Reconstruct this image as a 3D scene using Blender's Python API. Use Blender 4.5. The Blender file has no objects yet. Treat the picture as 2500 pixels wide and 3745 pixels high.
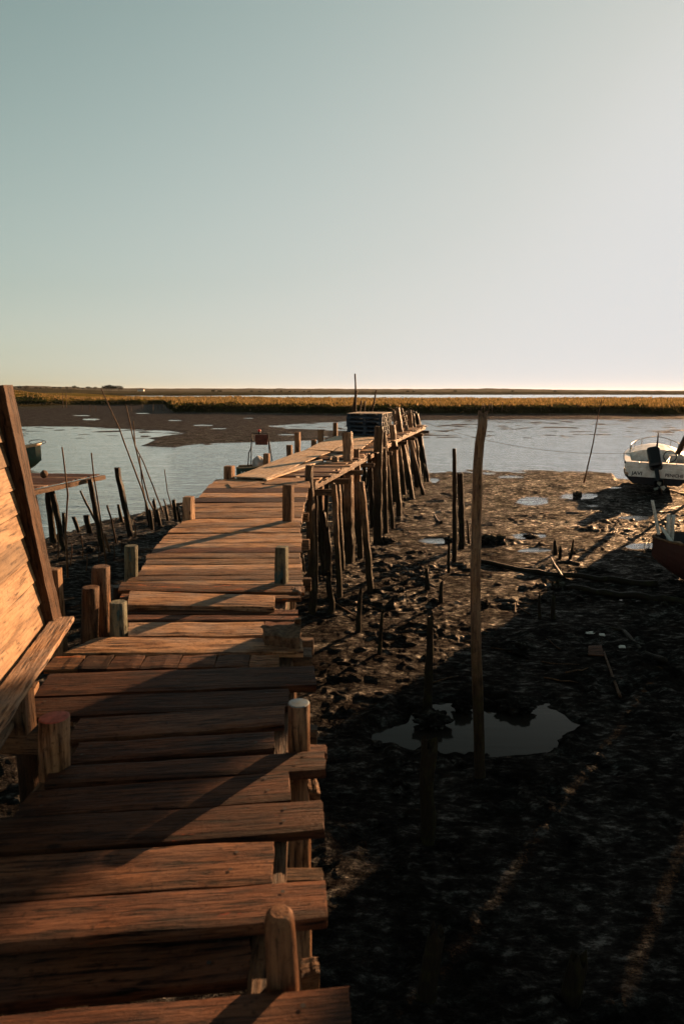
import bpy, bmesh, math, random
import numpy as np
from mathutils import Vector, Matrix, noise as mn
random.seed(7)
PI = math.pi
R = math.radians
scene = bpy.context.scene
col = scene.collection

# ------------------------------------------------------------------ camera
CAMZ = 4.05
F = 2497.0
HORIZON = 1432.0
TH = math.atan((1872.5 - HORIZON) / F)
cd = bpy.data.cameras.new('camera'); cam = bpy.data.objects.new('camera', cd); col.objects.link(cam)
cam.location = (0, 0, CAMZ); cam.rotation_euler = (PI/2 - TH, 0, 0)
cd.sensor_fit = 'VERTICAL'; cd.sensor_height = 36.0; cd.lens = 36.0*F/3745.0
cd.clip_start = 0.05; cd.clip_end = 40000
cd.dof.use_dof = True; cd.dof.focus_distance = 14.0; cd.dof.aperture_fstop = 4.0
scene.camera = cam
scene.render.resolution_x = 683; scene.render.resolution_y = 1024

# ------------------------------------------------------------------ light
SUN_AZ, SUN_EL = R(37), R(12)
w = bpy.data.worlds.new("World"); scene.world = w; w.use_nodes = True
nt = w.node_tree; nt.nodes.clear()
sky = nt.nodes.new('ShaderNodeTexSky'); sky.sky_type = 'NISHITA'; sky.sun_disc = False
sky.sun_elevation = SUN_EL; sky.sun_rotation = SUN_AZ
sky.air_density = 1.0; sky.dust_density = 0.9; sky.ozone_density = 1.0; sky.altitude = 0
hs = nt.nodes.new('ShaderNodeHueSaturation'); hs.inputs['Hue'].default_value = 0.49; hs.inputs['Saturation'].default_value = 0.40
bg = nt.nodes.new('ShaderNodeBackground'); bg.inputs['Strength'].default_value = 0.05
ow = nt.nodes.new('ShaderNodeOutputWorld')
nt.links.new(sky.outputs[0], hs.inputs['Color']); tn_ = nt.nodes.new('ShaderNodeMix'); tn_.data_type = 'RGBA'; tn_.blend_type = 'MULTIPLY'; tn_.inputs[0].default_value = 1.0; tn_.inputs[7].default_value = (.925, 1.0, .87, 1)
nt.links.new(hs.outputs[0], tn_.inputs[6]); # soft shoulder on the bright aureole: a*c / (1 + a*c/cap)
va = nt.nodes.new('ShaderNodeVectorMath'); va.operation = 'SCALE'; va.inputs['Scale'].default_value = 0.50
vb = nt.nodes.new('ShaderNodeVectorMath'); vb.operation = 'MULTIPLY_ADD'; vb.inputs[1].default_value = (1/4.6,)*3; vb.inputs[2].default_value = (1, 1, 1)
vc = nt.nodes.new('ShaderNodeVectorMath'); vc.operation = 'DIVIDE'
gm_ = nt.nodes.new('ShaderNodeGamma'); gm_.inputs['Gamma'].default_value = 2.15
nt.links.new(tn_.outputs[2], gm_.inputs['Color']); nt.links.new(gm_.outputs[0], va.inputs[0]); nt.links.new(va.outputs[0], vb.inputs[0]); nt.links.new(va.outputs[0], vc.inputs[0]); nt.links.new(vb.outputs[0], vc.inputs[1])
hp = nt.nodes.new('ShaderNodeHueSaturation'); hp.inputs['Saturation'].default_value = 1.15; hp.inputs['Value'].default_value = .87
nt.links.new(vc.outputs[0], hp.inputs['Color']); nt.links.new(hp.outputs[0], bg.inputs['Color']); nt.links.new(bg.outputs[0], ow.inputs['Surface'])
sd = bpy.data.lights.new('sun', 'SUN'); sd.energy = 5.0; sd.angle = R(0.5); sd.color = (1.0, 0.575, 0.285)
sun = bpy.data.objects.new('sun', sd); col.objects.link(sun)
sdir = Vector((math.sin(SUN_AZ)*math.cos(SUN_EL), math.cos(SUN_AZ)*math.cos(SUN_EL), math.sin(SUN_EL)))
sun.rotation_euler = (-sdir).to_track_quat('-Z', 'Y').to_euler()
scene.view_settings.view_transform = 'Standard'; scene.view_settings.look = 'None'
scene.view_settings.exposure = 1.9; scene.view_settings.gamma = 1.0

# ------------------------------------------------------------------ pixel -> world
def ray(px, py):
    u = (px-1250)/F; v = -(py-1872.5)/F
    c, s = math.cos(TH), math.sin(TH)
    return Vector((u, v*s + c, v*c - s))
def P(px, py, z=0.05):
    d = ray(px, py); t = (z-CAMZ)/d.z
    return Vector((0, 0, CAMZ)) + d*t
def AY(px, py, Y):
    d = ray(px, py); return Vector((0, 0, CAMZ)) + d*(Y/d.y)
def z1(x, y): return (x/1.2544, 1350+y/1.2544)
def z2(x, y): return (1250+x/1.2544, 1350+y/1.2544)
def z3(x, y): return (800+x*.5102, 1350+y*.5102)
def z4(x, y): return (x/1.2544, 1950+y/1.2544)
def z5(x, y): return (1250+x/1.2544, 1950+y/1.2544)
def z6(x, y): return (x/1.2544, 2850+y/1.2544)
def z7(x, y): return (1250+x/1.2544, 2850+y/1.2544)
def z8(x, y): return (2200+x*.3191, 1450+y*.3191)

# ------------------------------------------------------------------ materials
def newmat(name):
    m = bpy.data.materials.new(name); m.use_nodes = True
    n = m.node_tree.nodes; l = m.node_tree.links
    return m, n, l, n['Principled BSDF']
def mth(n, l, op, a, b=None, clamp=False):
    x = n.new('ShaderNodeMath'); x.operation = op; x.use_clamp = clamp
    for i, v in enumerate((a, b)):
        if v is None: continue
        if isinstance(v, (int, float)): x.inputs[i].default_value = v
        else: l.new(v, x.inputs[i])
    return x.outputs[0]
def ramp(n, l, fac, stops):
    r = n.new('ShaderNodeValToRGB'); e = r.color_ramp.elements
    while len(e) < len(stops): e.new(0.5)
    for k, (p, c) in enumerate(stops):
        e[k].position = p; e[k].color = (c[0], c[1], c[2], 1) if not isinstance(c, (int, float)) else (c, c, c, 1)
    l.new(fac, r.inputs[0]); return r.outputs[0]
def noi(n, l, vec, scale, detail=4, rough=.55, dist=0):
    t = n.new('ShaderNodeTexNoise'); t.inputs['Scale'].default_value = scale; t.inputs['Detail'].default_value = detail
    t.inputs['Roughness'].default_value = rough; t.inputs['Distortion'].default_value = dist
    if vec is not None: l.new(vec, t.inputs['Vector'])
    return t.outputs[0]
def mapn(n, l, vec, scale):
    m = n.new('ShaderNodeMapping'); m.inputs['Scale'].default_value = scale; l.new(vec, m.inputs['Vector']); return m.outputs[0]
def mix(n, l, fac, a, b, mode='MIX'):
    x = n.new('ShaderNodeMix'); x.data_type = 'RGBA'; x.blend_type = mode
    if isinstance(fac, (int, float)): x.inputs[0].default_value = fac
    else: l.new(fac, x.inputs[0])
    for i, v in ((6, a), (7, b)):
        if isinstance(v, tuple): x.inputs[i].default_value = (v[0], v[1], v[2], 1)
        else: l.new(v, x.inputs[i])
    return x.outputs[2]
def bump(n, l, h, strength, dist, prev=None):
    b = n.new('ShaderNodeBump'); b.inputs['Strength'].default_value = strength; b.inputs['Distance'].default_value = dist
    l.new(h, b.inputs['Height'])
    if prev is not None: l.new(prev, b.inputs['Normal'])
    return b.outputs[0]

def wood(name, axis, dark, mid, light, rough=.62, paint=None, pamount=.5, tide=False, grey=.25, bstr=.6):
    """axis 0: grain along local x, axis 2: grain along local z"""
    k_ = .58
    dark = (dark[0]*k_*.8, dark[1]*k_*.72, dark[2]*k_*.66); mid = (mid[0]*k_, mid[1]*k_*.86, mid[2]*k_*.76); light = (light[0]*k_*1.2, light[1]*k_*1.08, light[2]*k_*.95)
    if paint: paint = tuple(x*.7 for x in paint)
    m, n, l, p = newmat(name)
    tc = n.new('ShaderNodeTexCoord'); oi = n.new('ShaderNodeObjectInfo')
    off = n.new('ShaderNodeVectorMath'); off.operation = 'ADD'
    sc = n.new('ShaderNodeVectorMath'); sc.operation = 'SCALE'; sc.inputs[0].default_value = (37, 61, 83)
    l.new(oi.outputs['Random'], sc.inputs['Scale']); l.new(tc.outputs['Object'], off.inputs[0]); l.new(sc.outputs[0], off.inputs[1])
    v = off.outputs[0]
    s_g = (5.0, 66, 66) if axis == 0 else (56, 56, 5.0)
    s_f = (5, 170, 170) if axis == 0 else (150, 150, 5)
    s_m = (3.0, 18, 18) if axis == 0 else (16, 16, 3.0)
    g = noi(n, l, mapn(n, l, v, s_g), 1, 7, .66, .3)
    f = noi(n, l, mapn(n, l, v, s_f), 1, 3, .6)
    b = noi(n, l, mapn(n, l, v, s_m), 1, 4, .6)
    sp = noi(n, l, v, 42, 4, .7)
    s = mth(n, l, 'ADD', mth(n, l, 'MULTIPLY', g, .42), mth(n, l, 'MULTIPLY', b, .43))
    s = mth(n, l, 'ADD', s, mth(n, l, 'MULTIPLY', f, .15))
    c = ramp(n, l, s, [(.385, dark), (.465, mid), (.56, light), (.66, mid)])
    # dark cracks along the grain
    cr = ramp(n, l, g, [(.36, 1.0), (.415, 0.0)])
    c = mix(n, l, mth(n, l, 'MULTIPLY', cr, .75), c, tuple(x*.25 for x in dark))
    # greyed weathering
    wv = ramp(n, l, noi(n, l, v, 3.2, 5, .65), [(.42, 0.0), (.62, 1.0)])
    gcol = tuple((sum(light)/3*.95,)*3); gcol = (gcol[0]*1.03, gcol[1]*.97, gcol[2]*.92)
    c = mix(n, l, mth(n, l, 'MULTIPLY', wv, grey), c, gcol)
    # stains, dirt specks
    st = ramp(n, l, sp, [(.57, 0.0), (.66, 1.0)])
    c = mix(n, l, mth(n, l, 'MULTIPLY', st, .55), c, tuple(x*.4 for x in dark))
    # knots
    vo = n.new('ShaderNodeTexVoronoi'); vo.inputs['Scale'].default_value = 1.0
    l.new(mapn(n, l, v, (3.2, 7, 7) if axis == 0 else (7, 7, 3.2)), vo.inputs['Vector'])
    kn = ramp(n, l, vo.outputs['Distance'], [(.05, 1.0), (.11, 0.0)])
    c = mix(n, l, mth(n, l, 'MULTIPLY', kn, .8), c, tuple(x*.5 for x in dark))
    # every board its own tone
    tone = mth(n, l, 'ADD', mth(n, l, 'MULTIPLY', oi.outputs['Random'], .85), .55)
    tn = n.new('ShaderNodeVectorMath'); tn.operation = 'SCALE'; l.new(c, tn.inputs[0]); l.new(tone, tn.inputs['Scale'])
    c = tn.outputs[0]
    if paint:
        pm = noi(n, l, mapn(n, l, v, (6, 22, 22) if axis == 0 else (22, 22, 6)), 1, 6, .7)
        c = mix(n, l, ramp(n, l, pm, [(pamount, 0.0), (pamount+.05, 1.0)]), c, paint)
    if tide:
        geo = n.new('ShaderNodeNewGeometry'); sx = n.new('ShaderNodeSeparateXYZ'); l.new(geo.outputs['Position'], sx.inputs[0])
        zz = mth(n, l, 'ADD', sx.outputs['Z'], mth(n, l, 'MULTIPLY', noi(n, l, v, 4, 4), 1.2))
        tf = ramp(n, l, mth(n, l, 'DIVIDE', zz, 4.0), [(.40, 1.0), (.60, 0.0)])
        c = mix(n, l, mth(n, l, 'MULTIPLY', tf, .92), c, (.012, .009, .006))
        gf = mth(n, l, 'MULTIPLY', mth(n, l, 'MULTIPLY', tf, ramp(n, l, noi(n, l, v, 9, 4), [(.5, 0.0), (.66, 1.0)])), .35)
        c = mix(n, l, gf, c, (.035, .036, .010))
    l.new(c, p.inputs['Base Color']); p.inputs['Roughness'].default_value = rough
    p.inputs['Specular IOR Level'].default_value = .07
    hgt = mth(n, l, 'ADD', mth(n, l, 'MULTIPLY', g, 1.0), mth(n, l, 'MULTIPLY', f, .35))
    hgt = mth(n, l, 'SUBTRACT', hgt, mth(n, l, 'MULTIPLY', cr, .5))
    hgt = mth(n, l, 'ADD', hgt, mth(n, l, 'MULTIPLY', sp, .3))
    l.new(bump(n, l, hgt, min(1, bstr*1.8), .016), p.inputs['Normal'])
    return m

def plain(name, c, rough=.5, metal=0, var=.3, scale=14, bstr=.2, dirt=None, spec=.3):
    m, n, l, p = newmat(name); p.inputs['Specular IOR Level'].default_value = spec
    tc = n.new('ShaderNodeTexCoord'); v = tc.outputs['Object']
    a = noi(n, l, v, scale, 5, .65)
    d = dirt if dirt else tuple(x*(1-var) for x in c)
    cc = mix(n, l, ramp(n, l, a, [(.38, 0.0), (.68, 1.0)]), c, d)
    l.new(cc, p.inputs['Base Color']); p.inputs['Metallic'].default_value = metal
    l.new(ramp(n, l, a, [(.3, max(rough-.12, .03)), (.7, min(1, rough+.15))]), p.inputs['Roughness'])
    l.new(bump(n, l, noi(n, l, v, scale*3, 4), bstr, .004), p.inputs['Normal'])
    return m

M = {}
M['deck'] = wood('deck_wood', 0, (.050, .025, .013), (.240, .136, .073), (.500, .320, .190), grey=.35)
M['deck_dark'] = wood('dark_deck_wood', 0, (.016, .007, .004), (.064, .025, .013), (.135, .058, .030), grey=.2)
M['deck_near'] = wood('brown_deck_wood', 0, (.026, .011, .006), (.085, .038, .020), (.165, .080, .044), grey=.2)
M['deck_red'] = wood('deck_wood_red_paint', 0, (.020, .009, .005), (.075, .030, .015), (.150, .065, .033), paint=(.30, .04, .012), pamount=.645, grey=.2)
M['deck_orange'] = wood('deck_wood_orange_paint', 0, (.060, .028, .012), (.170, .085, .040), (.290, .160, .085), paint=(.42, .10, .02), pamount=.585, grey=.2)
M['deck_blue'] = wood('deck_wood_blue_paint', 0, (.060, .032, .017), (.170, .098, .056), (.300, .185, .115), paint=(.05, .13, .20), pamount=.64, grey=.3)
M['ply'] = wood('plywood', 0, (.22, .150, .095), (.46, .34, .23), (.62, .48, .34), grey=.4, bstr=.4)
M['post'] = wood('post_wood', 2, (.060, .030, .015), (.170, .092, .050), (.290, .170, .098), grey=.2)
M['post_bright'] = wood('pale_post_wood', 2, (.120, .066, .035), (.290, .180, .105), (.400, .270, .170), grey=.2)
M['pile'] = wood('pile_wood', 2, (.055, .028, .014), (.150, .085, .046), (.270, .165, .095), grey=.3, tide=True, rough=.55)
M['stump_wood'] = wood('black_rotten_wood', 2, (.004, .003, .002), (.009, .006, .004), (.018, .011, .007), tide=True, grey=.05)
M['round_post'] = wood('round_log_wood', 2, (.050, .024, .012), (.120, .060, .032), (.190, .100, .055), grey=.12, bstr=.25)
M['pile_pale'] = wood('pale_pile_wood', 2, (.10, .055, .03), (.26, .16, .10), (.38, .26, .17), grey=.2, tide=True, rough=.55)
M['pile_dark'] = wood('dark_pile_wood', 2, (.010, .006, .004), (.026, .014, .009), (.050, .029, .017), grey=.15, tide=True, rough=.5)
M['stake'] = wood('stake_wood', 2, (.030, .015, .008), (.085, .045, .024), (.150, .085, .048), grey=.15, rough=.6)
M['wall'] = wood('wall_board_wood', 0, (.15, .095, .055), (.215, .145, .088), (.275, .195, .125), grey=.12, bstr=.14)
M['corner'] = wood('dark_corner_wood', 2, (.018, .009, .005), (.050, .026, .014), (.085, .046, .025), grey=.1)
M['beam'] = wood('beam_wood', 0, (.045, .024, .012), (.120, .066, .036), (.220, .130, .074), grey=.25)
M['blue_top'] = plain('pale_blue_paint', (.09, .14, .19), .6, dirt=(.10, .12, .12), scale=30)
M['red_top'] = plain('red_paint', (.26, .045, .03), .6, dirt=(.12, .03, .02), scale=25)
M['teal_paint'] = wood('teal_painted_wood', 2, (.06, .07, .06), (.17, .19, .15), (.27, .29, .22), paint=(.04, .085, .095), pamount=.58, grey=.2)
M['nail'] = plain('nail_rust', (.02, .012, .008), .6)
M['white'] = plain('white_gelcoat', (.80, .77, .73), .35, dirt=(.50, .45, .40), scale=6, bstr=.05)
M['grey_int'] = plain('grey_gelcoat', (.60, .58, .56), .5, dirt=(.36, .32, .30), scale=7, bstr=.05)
M['black'] = plain('black_plastic', (.010, .010, .012), .35, bstr=.05)
M['hull_dark'] = plain('dark_antifouling', (.012, .012, .016), .6)
M['lettering'] = plain('black_lettering', (.012, .012, .018), .6, bstr=0)
M['steel'] = plain('dull_steel', (.25, .22, .18), .4, .8)
M['iron'] = plain('dark_iron', (.035, .028, .024), .6, .4)
M['rust'] = plain('rusty_plate', (.14, .035, .018), .75, dirt=(.05, .016, .01), scale=9)
M['red_cap'] = plain('red_plastic', (.55, .02, .015), .4)
M['red_hull'] = plain('red_hull_paint', (.045, .014, .010), .55, dirt=(.035, .010, .008), scale=5)
M['wht_rod'] = plain('white_rod_paint', (.50, .47, .44), .5, dirt=(.28, .24, .20), scale=20)
M['green_hull'] = plain('green_hull_paint', (.012, .040, .030), .45, dirt=(.010, .020, .016), scale=6)
M['cream_rail'] = plain('cream_paint', (.42, .30, .18), .5, dirt=(.25, .14, .08), scale=12)
M['white_letter'] = plain('white_lettering', (.6, .6, .56), .6, bstr=0)
M['sack'] = plain('grey_sack', (.34, .32, .31), .8, dirt=(.20, .18, .17), scale=5, bstr=.6)
M['pallet_blue'] = wood('blue_pallet_wood', 0, (.010, .014, .022), (.026, .046, .078), (.050, .085, .140), grey=.1)
M['pallet_sunlit'] = wood('sunlit_pallet_wood', 0, (.30, .24, .18), (.60, .50, .40), (.80, .70, .58), grey=.5)  # sunlight on the stack's top boards put into the colour
M['rope'] = plain('rope_fibre', (.20, .13, .07), .8, scale=60)
M['rope_dark'] = plain('dark_rope', (.04, .028, .02), .85, scale=60)
M['plaster'] = plain('white_plaster', (.6, .58, .54), .8, scale=1)
M['tile'] = plain('roof_tile', (.28, .12, .07), .8, scale=1)
M['leaf_far'] = plain('far_foliage', (.020, .024, .010), .9, scale=.2, spec=0)
M['bark'] = plain('bark', (.05, .035, .02), .9)
M['hill'] = plain('hill_scrub', (.040, .033, .016), .95, dirt=(.016, .018, .009), scale=.006, bstr=0, spec=0)
M['mount'] = plain('far_mountain_rock', (.16, .13, .10), .95, scale=.001, bstr=0)
M['rock'] = plain('muddy_rock', (.007, .0055, .0045), .5, scale=8, bstr=.8, dirt=(.014, .010, .008), spec=.08)
M['crust'] = plain('weed_crust', (.035, .022, .014), .8, dirt=(.13, .09, .06), scale=28, bstr=1, spec=.05)

# mud + marsh (one terrain sheet)
def terrain_mat():
    m, n, l, p = newmat('mud_and_marsh')
    geo = n.new('ShaderNodeNewGeometry'); pos = geo.outputs['Position']
    sx = n.new('ShaderNodeSeparateXYZ'); l.new(pos, sx.inputs[0]); z = sx.outputs['Z']
    a = noi(n, l, pos, 2.2, 6, .65); b = noi(n, l, pos, 28, 5, .7); c_ = noi(n, l, pos, .25, 5, .6)
    mud = ramp(n, l, a, [(.35, (.0038, .0030, .0028)), (.55, (.0075, .0057, .0050)), (.72, (.0145, .0108, .0088))])
    mud = mix(n, l, ramp(n, l, b, [(.5, 0.0), (.75, .6)]), mud, (.002, .0018, .0017))
    # paler mud colour towards the distant flats
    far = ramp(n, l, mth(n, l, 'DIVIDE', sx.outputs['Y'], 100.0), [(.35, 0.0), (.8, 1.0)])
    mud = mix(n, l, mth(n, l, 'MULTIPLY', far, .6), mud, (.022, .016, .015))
    gr = ramp(n, l, noi(n, l, pos, .12, 6, .65), [(.35, (.035, .038, .008)), (.5, (.085, .062, .014)), (.65, (.15, .10, .03))])
    bank = ramp(n, l, noi(n, l, pos, .8, 5, .65), [(.3, (.010, .012, .006)), (.7, (.034, .028, .012))])
    zz = mth(n, l, 'ADD', z, mth(n, l, 'MULTIPLY', c_, .3))
    c = mix(n, l, ramp(n, l, zz, [(.30, 0.0), (.42, 1.0)]), mud, bank)
    c = mix(n, l, ramp(n, l, zz, [(1.05, 0.0), (1.2, 1.0)]) if False else ramp(n, l, mth(n, l, 'DIVIDE', zz, 2.0), [(.70, 0.0), (.76, 1.0)]), c, gr)
    l.new(c, p.inputs['Base Color'])
    island = ramp(n, l, z, [(.25, 1.0), (.4, 0.0)])
    n1 = bump(n, l, noi(n, l, mapn(n, l, pos, (.7, 1.3, 1)), 15, 6, .72), 1.0, .07)
    n2 = bump(n, l, noi(n, l, mapn(n, l, pos, (.6, 1.4, 1)), 3.2, 6, .68), .9, .20, n1)
    l.new(n2, p.inputs['Normal']); p.inputs['Specular IOR Level'].default_value = 0; p.inputs['Roughness'].default_value = .9
    wet = ramp(n, l, noi(n, l, mapn(n, l, pos, (.7, 1.4, 1)), 8, 7, .75), [(.45, .006), (.56, .028), (.66, .13)])
    big = ramp(n, l, noi(n, l, pos, .9, 5, .65), [(.35, .25), (.65, 1.0)])
    gl = n.new('ShaderNodeBsdfGlossy'); gl.inputs['Roughness'].default_value = .34; gl.inputs['Color'].default_value = (.9, .86, .8, 1); l.new(n2, gl.inputs['Normal'])
    ms = n.new('ShaderNodeMixShader'); fy = mth(n, l, 'ADD', mth(n, l, 'MULTIPLY', ramp(n, l, mth(n, l, 'DIVIDE', sx.outputs['Y'], 60.0), [(.15, 0.0), (.36, 1.0)]), 2.6), 1.0)
    l.new(mth(n, l, 'MULTIPLY', fy, mth(n, l, 'MULTIPLY', mth(n, l, 'MULTIPLY', wet, big), island)), ms.inputs[0]); l.new(p.outputs[0], ms.inputs[1]); l.new(gl.outputs[0], ms.inputs[2])
    l.new(ms.outputs[0], n['Material Output'].inputs['Surface'])
    return m
def water_mat():
    m, n, l, p = newmat('tidal_water')
    geo = n.new('ShaderNodeNewGeometry'); pos = geo.outputs['Position']
    p.inputs['Base Color'].default_value = (.016, .013, .011, 1); p.inputs['Roughness'].default_value = .5; p.inputs['Specular IOR Level'].default_value = 0
    sx = n.new('ShaderNodeSeparateXYZ'); l.new(pos, sx.inputs[0])
    calm = ramp(n, l, mth(n, l, 'DIVIDE', sx.outputs['Y'], 100.0), [(.13, .03), (.24, 1.0)])
    n_a = noi(n, l, mapn(n, l, pos, (.5, 2.4, 1)), 1.5, 5, .6, .8); n_b = noi(n, l, mapn(n, l, pos, (.12, .5, 1)), 1, 4, .6, .5)
    h = mth(n, l, 'MULTIPLY', mth(n, l, 'ADD', n_a, mth(n, l, 'MULTIPLY', n_b, 1.5)), calm)
    nr_ = bump(n, l, h, .6, .11)
    fr = n.new('ShaderNodeFresnel'); fr.inputs['IOR'].default_value = 1.33; l.new(nr_, fr.inputs['Normal']); l.new(nr_, p.inputs['Normal'])
    gl = n.new('ShaderNodeBsdfGlossy'); gl.inputs['Roughness'].default_value = .10; gl.inputs['Color'].default_value = (.97, .97, .95, 1); l.new(nr_, gl.inputs['Normal'])
    ms = n.new('ShaderNodeMixShader'); l.new(mth(n, l, 'MULTIPLY', mth(n, l, 'POWER', fr.outputs[0], 2.1), 7.4, True), ms.inputs[0]); l.new(p.outputs[0], ms.inputs[1]); l.new(gl.outputs[0], ms.inputs[2])
    l.new(ms.outputs[0], n['Material Output'].inputs['Surface'])
    return m
M['terrain'] = terrain_mat(); M['water'] = water_mat()

# ------------------------------------------------------------------ object helpers
ROOT = {}
def tag(o, label, cat, group=None, kind=None):
    if label: o['label'] = label
    if cat: o['category'] = cat
    if group: o['group'] = group
    if kind: o['kind'] = kind
    return o
def thing(name, label, cat, loc=(0, 0, 0), rotz=0, group=None, mat=None):
    o = bpy.data.objects.new(name, None); col.objects.link(o); o.empty_display_size = .2
    mw = mat if mat is not None else Matrix.Translation(Vector(loc)) @ Matrix.Rotation(rotz, 4, 'Z')
    o.matrix_local = mw; ROOT[o.name] = mw
    return tag(o, label, cat, group)
def link(name, verts, faces, m, parent=None, frame=None, world=True, smooth=False, mats=None, fmat=None):
    """verts in world space (world=True) or in the parent's space; frame = matrix of the object's own axes in that space"""
    if frame is None:
        c = sum((Vector(v) for v in verts), Vector())/len(verts); frame = Matrix.Translation(c)
    inv = frame.inverted()
    me = bpy.data.meshes.new(name); me.from_pydata([tuple(inv @ Vector(v)) for v in verts], [], faces)
    me.materials.append(m)
    if mats:
        for k in mats: me.materials.append(k)
    if fmat:
        for i, k in fmat.items(): me.polygons[i].material_index = k
    if smooth:
        for f in me.polygons: f.use_smooth = True
    me.update()
    o = bpy.data.objects.new(name, me); col.objects.link(o)
    if parent is not None:
        o.parent = parent
        o.matrix_local = (ROOT[parent.name].inverted() @ frame) if world else frame
        ROOT[o.name] = frame if world else (ROOT[parent.name] @ frame)
    else:
        o.matrix_local = frame; ROOT[o.name] = frame
    return o
def nz(a, b, c): return mn.noise(Vector((a, b, c)))

_seed = [0]
def slab(name, p0, p1, p2, p3, th, m, parent, jag=.006, warp=.006, nails=True, chip=.012, tilt=0.0, seg=None, cls=None):
    """board; p0->p1 long near edge, p3->p2 long far edge (world points on the TOP face)"""
    _seed[0] += 1; sd_ = _seed[0]*7.31
    p0, p1, p2, p3 = map(Vector, (p0, p1, p2, p3))
    X = ((p1-p0)+(p2-p3)).normalized(); c = (p0+p1+p2+p3)/4
    Yv = ((p3-p0)+(p2-p1)); Yv = (Yv - X*Yv.dot(X)).normalized(); Z = X.cross(Yv)
    fr = Matrix(((X.x, Yv.x, Z.x, c.x), (X.y, Yv.y, Z.y, c.y), (X.z, Yv.z, Z.z, c.z), (0, 0, 0, 1)))
    L = ((p1-p0).length+(p2-p3).length)/2
    n = seg or max(6, int(L/.06)); W = 7
    verts = []; faces = []
    for i in range(n+1):
        t = i/n
        a = p0.lerp(p1, t); b = p3.lerp(p2, t)
        wn = nz(t*3+sd_, .3, 1)*warp; ja = nz(t*L*5+sd_, 5, 2)*jag + nz(t*L*23+sd_, 2, 8)*jag*.45; jb = nz(t*L*5+sd_, 9, 4)*jag + nz(t*L*21+sd_, 4, 8)*jag*.45
        wd = (b-a).normalized()
        ring = []
        bev = min(.005, th*.2)
        for k in range(W+1):
            u = k/W
            q = a.lerp(b, u)
            q = q + wd*(ja*(1-u) + jb*u)
            e = 0
            if i == 0 or i == n:
                e = (nz(u*6+sd_, i*3.1, 7)*chip)*(1 if i else -1)
            zz = wn + .0025*nz(u*3, t*6+sd_, 3) + (-bev if k in (0, W) else 0)
            ring.append(q + X*e + Z*zz)
        # sides
        ring.append(b + wd*(jb+bev*.6) + Z*(wn-th*.5) + X*(ring[W]-b).dot(X)*.5)
        ring.append(b + wd*(jb) + Z*(wn-th))
        ring.append(a + wd*(ja) + Z*(wn-th))
        ring.append(a + wd*(ja-bev*.6) + Z*(wn-th*.5))
        verts += ring
    K = W+5
    for i in range(n):
        for k in range(K):
            k2 = (k+1) % K
            faces.append((i*K+k, (i+1)*K+k, (i+1)*K+k2, i*K+k2))
    faces.append(tuple(range(K))); faces.append(tuple(reversed([n*K+k for k in range(K)])))
    fm = {}
    if nails:
        wy = (p3-p0).length
        for (tt, uu) in ((.06, .3), (.065, .7), (.9, .32), (.91, .72)):
            q = p0.lerp(p1, tt).lerp(p3.lerp(p2, tt), uu) + Z*(warp*.5+.003)
            q += X*random.uniform(-.02, .02)
            b0 = len(verts); r_ = .0075
            for k in range(6): verts.append(q + X*math.cos(k*PI/3)*r_ + Yv*math.sin(k*PI/3)*r_ + Z*(nz((tt)*3+sd_, .3, 1)*warp-warp*.5))
            fm[len(faces)] = 1; faces.append(tuple(b0+k for k in range(6)))
    return link(name, verts, faces, m, parent, fr, mats=[M['nail']] if nails else None, fmat=fm)

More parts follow.
